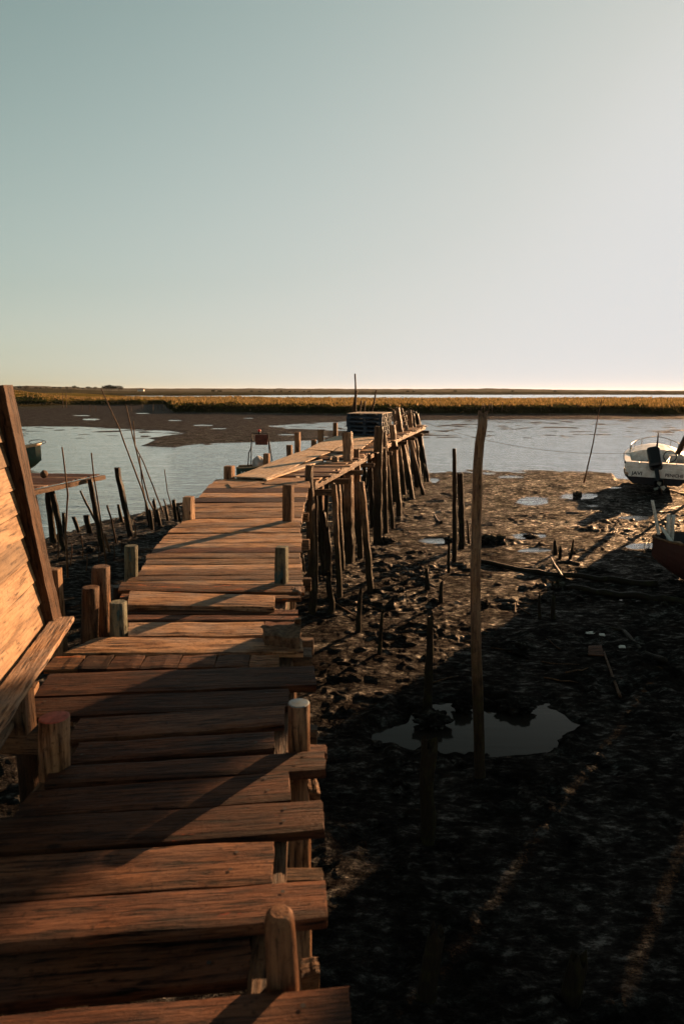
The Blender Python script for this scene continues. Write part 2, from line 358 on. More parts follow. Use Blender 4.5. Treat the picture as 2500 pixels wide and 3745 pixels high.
def post(name, pts, m, parent=None, sides=14, square=False, rough=.06, label=None, cat=None, group=None, top=None, topmat=None, toph=.03, yaw=0, aspect=1.0, jagtop=.0, world=True):
    """pts: list of (Vector, radius) base to top"""
    _seed[0] += 1; sd_ = _seed[0]*3.7
    if square: sides = 16
    pts = [(Vector(p), r) for p, r in pts]
    # resample
    res = []
    for i in range(len(pts)-1):
        (a, ra), (b, rb) = pts[i], pts[i+1]
        k = max(1, int((b-a).length/.12)); k = min(k, 30)
        for j in range(k): res.append((a.lerp(b, j/k), ra+(rb-ra)*j/k))
    res.append(pts[-1])
    n = len(res); verts = []; faces = []
    H = (pts[-1][0]-pts[0][0]).length
    for i, (c, r) in enumerate(res):
        wob = Vector((nz(i*.35+sd_, 1, 1), nz(i*.35+sd_, 2, 5), 0))*r*.35*(rough/.06)*.6
        if i == 0: wob *= 0
        for k in range(sides):
            a = 2*PI*k/sides
            if square:
                ca, sa = math.cos(a), math.sin(a); q = (abs(ca)**9+abs(sa)**9)**(-1/9)
                x, y = ca*q*r*.95, sa*q*r*aspect*.95
            else: x, y = math.cos(a)*r, math.sin(a)*r*aspect
            s = 1 + rough*1.6*nz(math.cos(a)*1.3+sd_, math.sin(a)*1.3, i*.35) + rough*.8*nz(math.cos(a)*4+sd_, math.sin(a)*4, i*.9)
            xx = x*math.cos(yaw)-y*math.sin(yaw); yy = x*math.sin(yaw)+y*math.cos(yaw)
            dz = 0
            if i == n-1 and jagtop: dz = jagtop*(nz(math.cos(a)*1.5+sd_, math.sin(a)*1.5, 9)*1.6)
            verts.append(c + wob + Vector((xx*s, yy*s, dz)))
    for i in range(n-1):
        for k in range(sides):
            k2 = (k+1) % sides
            faces.append((i*sides+k, i*sides+k2, (i+1)*sides+k2, (i+1)*sides+k))
    # worn top: inset ring + centre
    b0 = len(verts); cT, rT = res[-1]
    for k in range(sides):
        v = verts[(n-1)*sides+k]; verts.append(cT.lerp(v, .90) + Vector((0, 0, rT*.06 + (v.z-cT.z)*.95)))
    cc = len(verts); verts.append(cT + Vector((0, 0, rT*.10 + jagtop*.2)))
    fm = {}
    tface0 = len(faces)
    for k in range(sides):
        k2 = (k+1) % sides
        faces.append(((n-1)*sides+k, (n-1)*sides+k2, b0+k2, b0+k)); 
        faces.append((b0+k, b0+k2, cc))
    if topmat:
        for f in range(tface0, len(faces)): fm[f] = 1
    o = link(name, verts, faces, m, parent, Matrix.Translation(res[0][0]), smooth=False, mats=[topmat] if topmat else None, fmat=fm, world=world)
    if not square:
        for f in range(tface0): o.data.polygons[f].use_smooth = True
    if label: tag(o, label, cat, group)
    return o

def box(name, lo, hi, m, parent=None, mtx=None, bev=.004, world=False, smooth=False):
    x0, y0, z0 = lo; x1, y1, z1_ = hi
    bm = bmesh.new(); bmesh.ops.create_cube(bm, size=1)
    for v in bm.verts: v.co = Vector(((x0+x1)/2+v.co.x*(x1-x0), (y0+y1)/2+v.co.y*(y1-y0), (z0+z1_)/2+v.co.z*(z1_-z0)))
    if bev: bmesh.ops.bevel(bm, geom=list(bm.edges), offset=bev, segments=2, affect='EDGES', profile=.5)
    vs = [(mtx @ v.co) if mtx else v.co.copy() for v in bm.verts]; bm.verts.index_update()
    fs = [[v.index for v in f.verts] for f in bm.faces]; bm.free()
    fr = None
    if mtx:
        c = mtx @ Vector(((x0+x1)/2, (y0+y1)/2, (z0+z1_)/2)); fr = mtx.copy(); fr.translation = c
    return link(name, vs, fs, m, parent, fr, world=world)
def tube(name, pts, r, m, parent=None, sides=8, world=True, rr=None):
    pts = [Vector(p) for p in pts]; verts = []; faces = []
    for i, p in enumerate(pts):
        d = (pts[min(i+1, len(pts)-1)]-pts[max(i-1, 0)]).normalized()
        a = d.orthogonal().normalized(); b = d.cross(a)
        if i: # keep frames consistent
            a = (pa - d*pa.dot(d)).normalized(); b = d.cross(a)
        pa = a; q = rr[i] if rr else r
        for k in range(sides):
            t = 2*PI*k/sides; verts.append(p + (a*math.cos(t)+b*math.sin(t))*q)
    for i in range(len(pts)-1):
        for k in range(sides):
            k2 = (k+1) % sides; faces.append((i*sides+k, i*sides+k2, (i+1)*sides+k2, (i+1)*sides+k))
    faces.append(tuple(reversed(range(sides)))); faces.append(tuple((len(pts)-1)*sides+k for k in range(sides)))
    return link(name, verts, faces, m, parent, Matrix.Translation(pts[0]), world=world, smooth=True)
def blob(name, c, s, m, parent=None, amp=.2, freq=1.5, sub=3, world=True, squash=None):
    bm = bmesh.new(); bmesh.ops.create_icosphere(bm, subdivisions=sub, radius=1); _seed[0] += 1; q = _seed[0]*1.7
    vs = []
    for v in bm.verts:
        d = 1+amp*nz(v.co.x*freq+q, v.co.y*freq, v.co.z*freq)*2+amp*.4*nz(v.co.x*freq*4+q, v.co.y*freq*4, v.co.z*freq*4)
        vs.append(Vector((c[0]+v.co.x*s[0]*d, c[1]+v.co.y*s[1]*d, c[2]+v.co.z*s[2]*d)))
    bm.verts.index_update(); fs = [[v.index for v in f.verts] for f in bm.faces]; bm.free()
    return link(name, vs, fs, m, parent, Matrix.Translation(Vector(c)), world=world, smooth=True)

# ------------------------------------------------------------------ terrain
def vnoise(x, y, seed):
    xi = np.floor(x).astype(np.int64); yi = np.floor(y).astype(np.int64); xf = x-xi; yf = y-yi
    def h(a, b):
        n_ = (a*374761393 + b*668265263 + seed*1442695041) & 0x7fffffff
        n_ = ((n_ ^ (n_ >> 13))*1274126177) & 0x7fffffff
        n_ = n_ ^ (n_ >> 16)
        return (n_ & 0xffff)/32767.5-1
    u = xf*xf*xf*(xf*(xf*6-15)+10); v = yf*yf*yf*(yf*(yf*6-15)+10)
    return (h(xi, yi)*(1-u)+h(xi+1, yi)*u)*(1-v)+(h(xi, yi+1)*(1-u)+h(xi+1, yi+1)*u)*v
def poly_sd(px, py, poly, ys=3.0):
    """signed distance (positive inside) in pixels with the rows stretched"""
    d = np.full(px.shape, 1e9); inside = np.zeros(px.shape, bool)
    n_ = len(poly)
    for i in range(n_):
        ax, ay = poly[i]; bx, by = poly[(i+1) % n_]
        ay *= ys; by *= ys; qy = py*ys
        dx, dy = bx-ax, by-ay
        t = np.clip(((px-ax)*dx+(qy-ay)*dy)/(dx*dx+dy*dy+1e-9), 0, 1)
        d = np.minimum(d, np.hypot(px-ax-t*dx, qy-ay-t*dy))
        cond = ((ay > qy) != (by > qy)) & (px < (bx-ax)*(qy-ay)/(by-ay+1e-9)+ax)
        inside ^= cond
    return np.where(inside, d, -d)
def project(x, y, z):
    c, s = math.cos(TH), math.sin(TH)
    dz = z-CAMZ; depth = y*c - dz*s; up = y*s + dz*c
    return 1250+F*x/depth, 1872.5-F*up/depth
PUDDLES = [(1945, 1832, 52, 15), (2105, 1815, 62, 12), (1870, 1744, 40, 5), (2320, 1895, 50, 10), (1930, 1960, 62, 10), (2350, 1998, 60, 10),
           (1600, 1980, 70, 10), (1950, 2014, 52, 7), (2252, 1785, 22, 4), (1585, 1756, 18, 8), (2300, 2200, 75, 5), (2165, 1850, 20, 4), (1905, 2165, 10, 4), (335, 1534, 30, 3), (745, 1556, 34, 2.6), (800, 1568, 28, 2), (640, 1538, 24, 2), (1050, 1590, 34, 2.2), (910, 1530, 20, 1.6), (300, 1520, 30, 1.6), (520, 1512, 24, 1.5), (1180, 1598, 22, 2)]
POOL = [(1380, 2700), (1430, 2660), (1520, 2600), (1610, 2560), (1760, 2575), (1900, 2570), (2030, 2600), (2130, 2650), (2060, 2690), (1990, 2740), (1900, 2745), (1780, 2735), (1600, 2740), (1480, 2735)]
NEAR = [(-3500, 2100), (0, 1995), (167, 1975), (240, 1944), (380, 1905), (480, 1885), (560, 1868), (670, 1836), (1000, 1780), (1300, 1745), (1560, 1728), (1800, 1722), (2000, 1718), (2200, 1724), (2235, 1728), (2250, 1752), (2295, 1758), (2310, 1738), (2550, 1738), (6000, 1760)]
FLAT = [(-4000, 1478), (620, 1480), (1250, 1488), (6000, 1488), (6000, 1530), (3000, 1533), (1700, 1535), (1530, 1538), (1270, 1541), (1100, 1549), (985, 1558), (1050, 1567), (1270, 1575), (1530, 1583), (1655, 1588),
        (1530, 1596), (1250, 1606), (1000, 1616), (790, 1621), (690, 1628), (640, 1637), (510, 1631), (560, 1608), (530, 1600), (668, 1584), (620, 1576), (400, 1566), (290, 1560), (-4000, 1556)]
def terrain_height(x, y, spacing):
    yy = np.maximum(y, .5)
    px, py = project(x, yy, 0.0)
    ok = 1
    def band(wl, seed, rot=0.0):
        c, s = math.cos(rot), math.sin(rot)
        return vnoise((x*c+y*s)/wl, (y*c-x*s)/wl, seed)
    def fade(wl): return np.clip(wl/(2.2*spacing)-.35, 0, 1)
    wob = band(3.0, 3)*12+band(.9, 4)*6
    wobf = band(14.0, 31)*10+band(5.0, 32)*6
    # near shore (mud flat the pier stands on)
    ys = np.interp(px, [a for a, b in NEAR], [b for a, b in NEAR])
    near = (py+wob*.5-ys)          # px below the shoreline = land
    hn = np.clip(near*.0035, -.5, .065)
    # far flats
    sdf = poly_sd(px, py+wobf*.12, FLAT) + wobf*.5
    hf = np.clip(sdf*.006, -.5, .10)
    h = np.maximum(hn, hf)
    for (cx, cy, a, b) in ((2188, 1590, 75, 2.2), (2055, 1594, 18, 1.2), (320, 1555, 10, 1), (760, 1625, 30, 4)):
        d = np.hypot((px-cx)/a, (py-cy)/b); h = np.maximum(h, .08-.12*d)
    # marsh plateaus: near edge by column
    bank_py = np.interp(px, [-4000, 30, 170, 300, 600, 618, 640, 1250, 2500, 6000], [1482, 1482, 1484, 1483, 1482, 1500, 1513, 1519, 1521, 1520])
    yb = 4.05*F/np.maximum(bank_py-HORIZON, 1)
    far_e = np.interp(px, [-4000, 250, 450, 700, 960, 1100, 2500, 6000], [1434.6, 1434.6, 1447, 1450, 1454, 1455.5, 1456, 1456])
    yf = 2.4*F/np.maximum(far_e-HORIZON, 1)
    nb = band(9.0, 51)*4+band(3.2, 52)*2.2
    up = np.clip((y+nb-yb)/8.0, 0, 1); up = up*up*(3-2*up)
    dn = np.clip((yf+nb*2-y)/8.0, 0, 1)
    hm = 1.65*up*dn
    h = np.where(y > 60, np.maximum(h, hm-.0), h)
    # back channel and distant land
    y3 = np.interp(px, [-4000, 200, 700, 1250, 2000, 6000], [650, 700, 640, 860, 880, 880])
    up3 = np.clip((y+nb*8-y3)/60, 0, 1)
    h = np.where((y > 250) & (dn < 1), np.maximum(h, 1.1*up3 - .2*(1-dn)), h)
    rg = np.clip((h-.5)*2, 0, 1)*fade(2.5)
    h = h + rg*(band(4.0, 61)*.24+band(1.7, 62)*.12+band(25, 63)*.34)
    # golden scrub mounds on the left marsh
    gm = np.exp(-((px-90)/150)**2)*np.exp(-((y-230)/40)**2)
    h = h + gm*(1.6+band(9, 66)*.9+band(4, 67)*.4)*1.0
    # mud relief
    land = np.clip(h/.03+.2, 0, 1)*np.clip(1-(h-.3)/.2, 0, 1)
    r1 = band(1.4, 11, .3)*.018+vnoise(x/.75+3, y/.42, 12)*.032*fade(.5)
    rid = (1-np.abs(vnoise(x/.40, y/.27, 13)))**2*.044*fade(.33)
    r2 = vnoise(x/.19, y/.13, 14)*.018*fade(.15)+band(.085, 15)*.011*fade(.085)+band(.045, 19)*.005*fade(.045)
    clump = np.clip(band(.9, 16)+.1, 0, 1)
    h = h + land*(r1+rid*(.35+clump)+r2*(.45+1.7*clump)-.01)
    # debris-rich ground beside the pier
    near_p = np.exp(-((x-(.2+(y-8)*.12))/1.0)**2)*np.exp(-((y-8.5)/5)**2)
    h = h + land*near_p*(np.clip(band(.38, 21), 0, 1)*.04+np.clip(band(.13, 22), 0, 1)*.035)
    # raised ground towards the boats
        # trampled hollow tracks
    # puddles
    for (cx, cy, a, b) in PUDDLES:
        d = np.hypot((px-cx)/a, (py-cy)/b)+band(.5, 71)*.25+band(.2, 72)*.12
        k2 = np.clip((2.4-d)/1.2, 0, 1); h = h*(1-.8*k2)+.004*k2; k = np.clip((1.2-d)/.4, 0, 1); h = h*(1-k)+(-.03)*k
    sp = poly_sd(px, py, POOL, 1.6)+band(.8, 73)*46+band(.25, 74)*26+band(.1, 75)*10
    k = np.clip((sp+26)/70, 0, 1); h = h*(1-k)+(-.06)*k
    return h
def build_terrain():
    r = np.concatenate([np.geomspace(.6, 2.4, 40, endpoint=False), np.geomspace(2.4, 42, 980, endpoint=False), np.geomspace(42, 220, 260, endpoint=False), np.geomspace(220, 9000, 130)])
    az = np.concatenate([np.linspace(-80, -31, 60, endpoint=False), np.linspace(-31, 31, 840, endpoint=False), np.linspace(31, 80, 61)])*PI/180
    RR, AA = np.meshgrid(r, az, indexing='ij')
    dr = np.gradient(r)[:, None]*np.ones_like(AA)
    # rows of constant distance ahead keep triangles regular
    X = RR*np.sin(AA); Y = RR*np.cos(AA)
    sp = np.maximum(dr, RR*.0013)
    Z = terrain_height(X, Y, sp)
    nr, na = X.shape
    co = np.stack([X, Y, Z], -1).reshape(-1, 3).astype(np.float32)
    idx = np.arange(nr*na).reshape(nr, na)
    q = np.stack([idx[:-1, :-1], idx[:-1, 1:], idx[1:, 1:], idx[1:, :-1]], -1).reshape(-1, 4)[:, ::-1]
    me = bpy.data.meshes.new('mud_ground'); me.vertices.add(len(co)); me.vertices.foreach_set('co', co.ravel())
    me.loops.add(q.size); me.loops.foreach_set('vertex_index', q.ravel().astype(np.int32))
    me.polygons.add(len(q)); me.polygons.foreach_set('loop_start', np.arange(0, q.size, 4, dtype=np.int32))
    try: me.polygons.foreach_set('loop_total', np.full(len(q), 4, dtype=np.int32))
    except Exception: pass
    me.update(calc_edges=True); me.validate()
    me.polygons.foreach_set('use_smooth', np.ones(len(me.polygons), dtype=bool))
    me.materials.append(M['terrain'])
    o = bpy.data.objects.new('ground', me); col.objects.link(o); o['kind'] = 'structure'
build_terrain()
def gz(x, y):
    a = np.array([[x]], float); b = np.array([[y]], float)
    return float(terrain_height(a, b, np.array([[.02]]))[0, 0])
me = bpy.data.meshes.new('water'); S = 16500
me.from_pydata([(-S, -200, 0), (S, -200, 0), (S, 18500, 0), (-S, 18500, 0)], [], [(0, 1, 2, 3)]); me.materials.append(M['water'])
wo = bpy.data.objects.new('water', me); col.objects.link(wo); wo['kind'] = 'structure'

# hills on the horizon
def ridge(name, Y, pts, depth, m):
    verts = []; faces = []; n = 360
    for i in range(n+1):
        px = -1500+5500*i/n
        top = np.interp(px, [a for a, b in pts], [b for a, b in pts])
        h = max((HORIZON-top)/F*Y+CAMZ, .5)*(1+.10*nz(px*.02, 3, 1)+.05*nz(px*.11, 8, 1)) + nz(px*.3, 1, 1)*Y*.00035
        x = (px-1250)/F*Y
        for k, (dy, q) in enumerate(((-depth, 0), (-depth*.5, .55), (0, 1), (depth*.8, .4), (depth*1.4, 0))):
            verts.append((x*(1+dy/Y), Y+dy+nz(px*.05, k, 2)*depth*.2, h*q-.5*(q == 0)))
    for i in range(n):
        for k in range(4): a = i*5+k; faces.append((a, a+5, a+6, a+1))
    o = link(name, verts, faces, m, None, Matrix.Identity(4)); o['kind'] = 'structure'
ridge('hills', 4200, [(-1500, 1412), (0, 1413), (150, 1412), (350, 1418), (560, 1421), (900, 1421), (1250, 1422), (1500, 1423), (1800, 1421), (2000, 1425), (2300, 1428), (2600, 1430), (4000, 1430)], 500, M['hill'])
ridge('terrain_rise', 1500, [(-1500, 1420), (60, 1421), (200, 1420), (300, 1424), (420, 1430), (700, 1432), (4000, 1433)], 200, M['hill'])

# marsh grass: tufts of blades on the plateau
def marsh_grass():
    rng = np.random.default_rng(5); N = 46000
    m, n, l, p = newmat('marsh_grass_blades')
    at = n.new('ShaderNodeNewGeometry')
    r_ = at.outputs['Random Per Island']
    c = ramp(n, l, r_, [(0, (.050, .042, .014)), (.4, (.105, .074, .026)), (.75, (.18, .115, .045)), (1, (.25, .165, .075))])
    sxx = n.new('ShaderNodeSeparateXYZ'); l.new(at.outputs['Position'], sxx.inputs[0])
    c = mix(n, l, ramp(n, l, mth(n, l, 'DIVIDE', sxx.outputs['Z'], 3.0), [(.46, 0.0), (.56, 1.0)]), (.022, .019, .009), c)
    l.new(c, p.inputs['Base Color']); p.inputs['Roughness'].default_value = .8; p.inputs['Specular IOR Level'].default_value = .1
    tr = n.new('ShaderNodeBsdfTranslucent'); l.new(c, tr.inputs['Color']); ms = n.new('ShaderNodeMixShader'); ms.inputs[0].default_value = .55
    l.new(p.outputs[0], ms.inputs[1]); l.new(tr.outputs[0], ms.inputs[2]); l.new(ms.outputs[0], n['Material Output'].inputs['Surface'])
    y = 100*np.exp(rng.random(N)*1.05); x = (rng.random(N)*1.5-.72)*y*.8
    h0 = terrain_height(x[None], y[None], np.full((1, N), .4))[0]
    keep = h0 > .35
    x, y, h0 = x[keep], y[keep], h0[keep]
    V = []; Fc = []
    k = len(x); H = rng.uniform(.22, .5, k)*np.clip((h0)/.8, .5, 1.1); a = rng.random(k)*PI
    for j in range(3):
        aa = a+rng.normal(0, .5, k)+j; wv = rng.uniform(.10, .28, k); lx = rng.normal(0, .12, k); ly = rng.normal(0, .12, k)
        ox = rng.normal(0, .2, k); oy = rng.normal(0, .2, k)
        p0 = np.stack([x+ox-np.cos(aa)*wv, y+oy-np.sin(aa)*wv, h0-.08], 1); p1 = np.stack([x+ox+np.cos(aa)*wv, y+oy+np.sin(aa)*wv, h0-.08], 1)
        p2 = np.stack([x+ox+lx, y+oy+ly, h0+H], 1)
        V.append(np.stack([p0, p1, p2], 1))
    V = np.concatenate(V).reshape(-1, 3); nf = len(V)//3
    me = bpy.data.meshes.new('marsh_grass'); me.from_pydata(V.tolist(), [], np.arange(nf*3).reshape(-1, 3).tolist()); me.materials.append(m)
    o = bpy.data.objects.new('marsh_grass', me); col.objects.link(o)
    tag(o, 'golden green salt marsh grass covering the flat bank across the channel', 'marsh grass', kind='stuff')
marsh_grass()

# ------------------------------------------------------------------ the pier
DZ = 2.50
pier = thing('wooden_pier', 'long weathered wooden pier on stilts running from the foreground to the channel', 'pier', (-.9, 6, 0))
def qplank(fl, fr, br, bl, z=DZ, th=.035, m='deck', name='plank', dz=(0, 0), **kw):
    p = [P(*fl, z+dz[0]), P(*fr, z+dz[1]), P(*br, z+dz[1]), P(*bl, z+dz[0])]
    return slab(name, *p, th, M[m], pier, **kw)
# foreground boards (near edge left, near edge right, far edge right, far edge left)
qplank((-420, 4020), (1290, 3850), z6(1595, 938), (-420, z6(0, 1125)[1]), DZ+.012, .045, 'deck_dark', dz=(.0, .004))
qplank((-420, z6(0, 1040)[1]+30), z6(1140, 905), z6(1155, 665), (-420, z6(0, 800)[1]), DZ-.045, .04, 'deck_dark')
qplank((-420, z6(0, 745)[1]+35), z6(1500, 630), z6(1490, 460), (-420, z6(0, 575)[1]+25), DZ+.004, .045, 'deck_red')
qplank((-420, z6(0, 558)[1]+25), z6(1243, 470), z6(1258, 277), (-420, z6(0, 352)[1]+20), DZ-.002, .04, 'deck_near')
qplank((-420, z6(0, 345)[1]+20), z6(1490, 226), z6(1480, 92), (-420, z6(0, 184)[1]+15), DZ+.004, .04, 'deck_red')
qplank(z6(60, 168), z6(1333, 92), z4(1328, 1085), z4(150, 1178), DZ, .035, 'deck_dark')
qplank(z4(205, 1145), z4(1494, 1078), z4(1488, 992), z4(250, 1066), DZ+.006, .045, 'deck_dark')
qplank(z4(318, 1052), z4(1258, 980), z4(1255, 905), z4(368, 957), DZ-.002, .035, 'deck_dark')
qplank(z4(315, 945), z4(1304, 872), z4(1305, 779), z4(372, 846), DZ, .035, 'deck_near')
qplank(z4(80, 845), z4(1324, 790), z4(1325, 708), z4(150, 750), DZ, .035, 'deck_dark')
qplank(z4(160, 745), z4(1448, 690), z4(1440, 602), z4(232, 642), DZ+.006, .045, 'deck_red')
xs = [200, 355, 490, 640, 815, 982, 1140, 1280]
for a, b in zip(xs[:-1], xs[1:]):
    fa, fb = (a-200)/1080, (b-200)/1080
    qplank(z4(a+1, 622-15*fa), z4(b-1, 622-15*fb), z4(b*.955+57, 556-6*fb), z4(a*.955+66, 562-6*fa), DZ+random.uniform(-.004, .003), .03, 'deck_orange' if b in (355, 1280) else 'deck_near', nails=False, seg=8, chip=.003, jag=.003)
qplank(z4(290, 545), z4(1390, 540), z4(1385, 480), z4(455, 473), DZ+.006, .04, 'deck')
qplank(z4(588, 466), z4(1211, 466), z4(1212, 404), z4(592, 404), DZ, .03, 'deck')
qplank(z4(1214, 440), z4(1368, 440), z4(1368, 400), z4(1216, 400), DZ-.004, .03, 'deck_dark', nails=False)
qplank(z4(575, 398), z4(1370, 400), z4(1366, 375), z4(590, 372), DZ+.004, .035, 'deck_dark')
qplank(z4(572, 370), z4(1368, 372), z4(1364, 347), z4(590, 350), DZ-.006, .035, 'deck_dark')
qplank(z4(585, 326), z4(1258, 335), z4(1258, 283), z4(598, 262), DZ+.035, .045, 'deck', chip=.02)
qplank(z4(550, 298), z4(1378, 298), z4(1378, 280), z4(560, 276), DZ-.004, .03, 'deck_orange')
qplank(z4(542, 260), z4(1396, 270), z4(1394, 242), z4(560, 222), DZ+.006, .035, 'deck_orange')
# middle run
LE = [z1(990, 500), z1(940, 552), z1(885, 606), z1(830, 700), z1(740, 772), z1(690, 832), z4(650, 170), z4(560, 232)]
RE = [z1(1420, 498), z1(1415, 560), z1(1382, 668), z1(1378, 705), z1(1383, 941), z4(1392, 240)]
def xe(tab, y): return float(np.interp(y, [b for a, b in tab], [a for a, b in tab]))
ys = [z4(0, v)[1] for v in (238, 213, 189, 163, 137, 111, 86, 62, 40, 18)]+[z1(0, v)[1] for v in (747, 723, 701, 678, 652, 629, 607, 585, 563, 541, 520, 499)]
for i in range(len(ys)-1):
    yf, yb_ = ys[i], ys[i+1]; yb_ += (yf-yb_)*.07
    j1, j2 = random.uniform(-7, 5), random.uniform(-3, 5)
    sl = random.uniform(2, 9)*(.5+.5*(yf-1745)/400)
    sw = random.uniform(-1.5, 1.5)
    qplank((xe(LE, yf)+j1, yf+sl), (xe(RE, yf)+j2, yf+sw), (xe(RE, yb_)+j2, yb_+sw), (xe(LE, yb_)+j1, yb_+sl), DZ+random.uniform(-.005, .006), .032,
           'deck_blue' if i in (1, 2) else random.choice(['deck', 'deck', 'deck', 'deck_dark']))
# loose board ends and short cross members sticking out on the right
qplank(z4(1300, 1000), z4(1497, 1010), z4(1494, 962), z4(1300, 965), DZ-.05, .045, 'deck_dark', nails=False)
qplank(z6(1385, 905), z6(1462, 880), z6(1450, 806), z6(1380, 815), DZ-.06, .09, 'beam', nails=False, name='joist_end')
qplank(z4(1285, 560), z4(1430, 565), z4(1428, 520), z4(1285, 525), DZ-.05, .07, 'beam', nails=False, name='joist_end')
qplank(z4(1420, 1180), z4(1462, 1190), z4(1448, 1112), z4(1410, 1115), DZ-.1, .05, 'beam', nails=False, name='joist_end')
qplank(z4(1340, 255), z4(1385, 275), z4(1382, 245), z4(1345, 240), DZ+.012, .06, 'deck', nails=False, chip=.03, name='splintered_board_end')

# longitudinal beams under the boards
def beam(a, b, w_, h_, m='beam', name='beam', jag=.006):
    a = Vector(a); b = Vector(b); d = (b-a).normalized(); s = Vector((-d.y, d.x, 0)).normalized()*w_/2
    if True: slab(name, a-s, b-s, b+s, a+s, h_, M[m], pier, jag=jag, nails=False)
zb = DZ-.04
beam((-.16, .7, zb), (-.36, 4.2, zb), .09, .13)
beam((-.46, 4.2, zb-.003), (-.66, 12.0, zb-.003), .09, .13)
beam((-1.10, .7, zb), (-1.32, 4.4, zb), .09, .13)
beam((-1.42, 4.4, zb-.003), (-1.85, 12.0, zb-.003), .09, .13)
for yv in (1.2, 2.2, 3.3, 4.6, 6.2, 7.9, 9.7, 11.7):
    beam((-1.75-.02*yv, yv, zb-.14), (.05-.055*yv, yv+.02, zb-.14), .08, .12, name='cross_beam')

# second, angled run towards the channel: cross boards under sheets
def L2(t):
    ks = [0, .4, .62, 1]
    l_ = Vector((np.interp(t, ks, [-2.02, -.6, .12, 2.35]), np.interp(t, ks, [12.05, 18.5, 22.6, 31.0]), np.interp(t, ks, [DZ, DZ+.03, DZ+.06, DZ+.10])))
    r_ = Vector((np.interp(t, ks, [-.42, .95, 1.72, 3.75]), np.interp(t, ks, [12.15, 18.3, 22.2, 30.4]), l_.z))
    return l_, r_
N2 = 62
for i in range(N2):
    if random.random() < .10: continue
    t0, t1 = i/N2, (i+.86)/N2
    a0, b0 = L2(t0); a1, b1 = L2(t1)
    e = random.uniform(-.08, .16); e2 = random.uniform(-.08, .05); dz = random.uniform(-.012, .012)
    X_ = (b0-a0).normalized()
    slab('plank', a0+X_*e2+Vector((0, 0, dz)), b0+X_*e+Vector((0, 0, dz+.01)), b1+X_*e+Vector((0, 0, dz+.01)), a1+X_*e2+Vector((0, 0, dz)), .03, M[random.choice(['deck', 'deck', 'deck_dark'])], pier, nails=False, seg=10)
for side in (0, 1):
    for (ta, tb) in ((0, .36), (.34, .7), (.68, 1)):
        a = L2(ta)[side]+Vector((-.1 if side else .12, 0, -.05)); b = L2(tb)[side]+Vector((-.1 if side else .12, 0, -.05)); beam(a, b, .08, .14)
for k in range(11):
    a, b = L2(k/10.5+.01); beam(a+Vector((-.15, 0, -.2)), b+Vector((.2, 0, -.2)), .08, .11, name='cross_beam')
# broken splintered boards lying at the joint and along the right side of the bend
def loose(q, z, th, m, name, **kw):
    return qplank(*q, z=z, th=th, m=m, name=name, nails=False, **kw)
loose((z3(345, 790), z3(745, 655), z3(740, 640), z3(300, 772)), DZ+.05, .03, 'ply', 'edge_board', jag=.02, chip=.03)
loose((z3(560, 775), z3(895, 655), z3(890, 633), z3(540, 755)), DZ+.0, .04, 'ply', 'edge_board', jag=.02, chip=.03)
loose((z3(640, 812), z3(800, 757), z3(796, 740), z3(640, 792)), DZ-.02, .05, 'deck', 'edge_board', chip=.03)
loose((z3(90, 846), z3(320, 812), z3(322, 800), z3(60, 818)), DZ+.02, .02, 'deck', 'splintered_board', chip=.04)
loose((z3(330, 822), z3(560, 818), z3(560, 806), z3(330, 806)), DZ+.02, .02, 'deck', 'splintered_board', chip=.04)
loose((z3(760, 680), z3(1110, 570), z3(1108, 556), z3(770, 655)), DZ+.0, .05, 'deck', 'edge_board', jag=.015, chip=.03)
loose((z3(800, 640), z3(900, 610), z3(898, 600), z3(800, 622)), DZ+.06, .03, 'ply', 'edge_board', chip=.03)

# plywood sheets laid loose over the bend
def sheet(q, z, label, z_b=None, th=.022):
    z_b = z_b or z
    p = [P(*q[0], z), P(*q[1], z), P(*q[2], z_b), P(*q[3], z_b)]
    # long axis from near to far
    o = slab('plywood_sheet', p[1], p[2], p[3], p[0], th, M['ply'], None, jag=.012, warp=.02, nails=False, chip=.03)
    return tag(o, label, 'plywood sheet')
sheet((z3(105, 770), z3(345, 779), z3(800, 588), z3(620, 574)), DZ+.055, 'long sunlit plywood sheet with a broken right edge laid over the bend of the pier', DZ+.085)
sheet((z3(622, 571), z3(812, 578), z3(1000, 483), z3(835, 479)), DZ+.10, 'plywood sheet on the left side of the pier, just in front of the blue pallets', DZ+.10)
sheet((z3(822, 582), z3(1000, 587), z3(1122, 489), z3(985, 484)), DZ+.13, 'plywood sheet jutting over the right edge of the pier in front of the blue pallets', DZ+.12)

# posts that carry the pier and stand up through it
def dpost(x0, x1, ytop, ybase, m='post', square=False, zbase=DZ, topmat=None, name='post', rough=.05, jag=0, ddown=None, asp=1.0):
    cx = (x0+x1)/2; b = P(cx, ybase, zbase); t = AY(cx, ytop, b.y); r = (x1-x0)/2/F*b.y*1.0
    t.x = b.x + (t.x-b.x)
    foot = Vector((b.x-(t.x-b.x)*.3, b.y+r, -.25))
    tt = Vector((t.x, b.y+r, t.z)); bb = Vector((b.x, b.y+r, zbase))
    return post(name, [(foot, r*1.05), (bb, r), (tt, r*.97)], M[m], pier, square=square, topmat=topmat, rough=rough, jagtop=jag, aspect=asp, yaw=-.25 if square else 0)
fb = P(1029, 3622, DZ); fr_ = 71/F*fb.y; ftop = AY(1022, 3335, fb.y+fr_)
post('post', [(Vector((fb.x+.02, fb.y+fr_, -.25)), fr_*1.1), (Vector((fb.x, fb.y+fr_, DZ)), fr_), (Vector((ftop.x, fb.y+fr_, ftop.z-.03)), fr_*.92), (Vector((ftop.x, fb.y+fr_, ftop.z-.008)), fr_*.82), (ftop, fr_*.62)], M['round_post'], pier, rough=.02, sides=28) #                       # foreground right
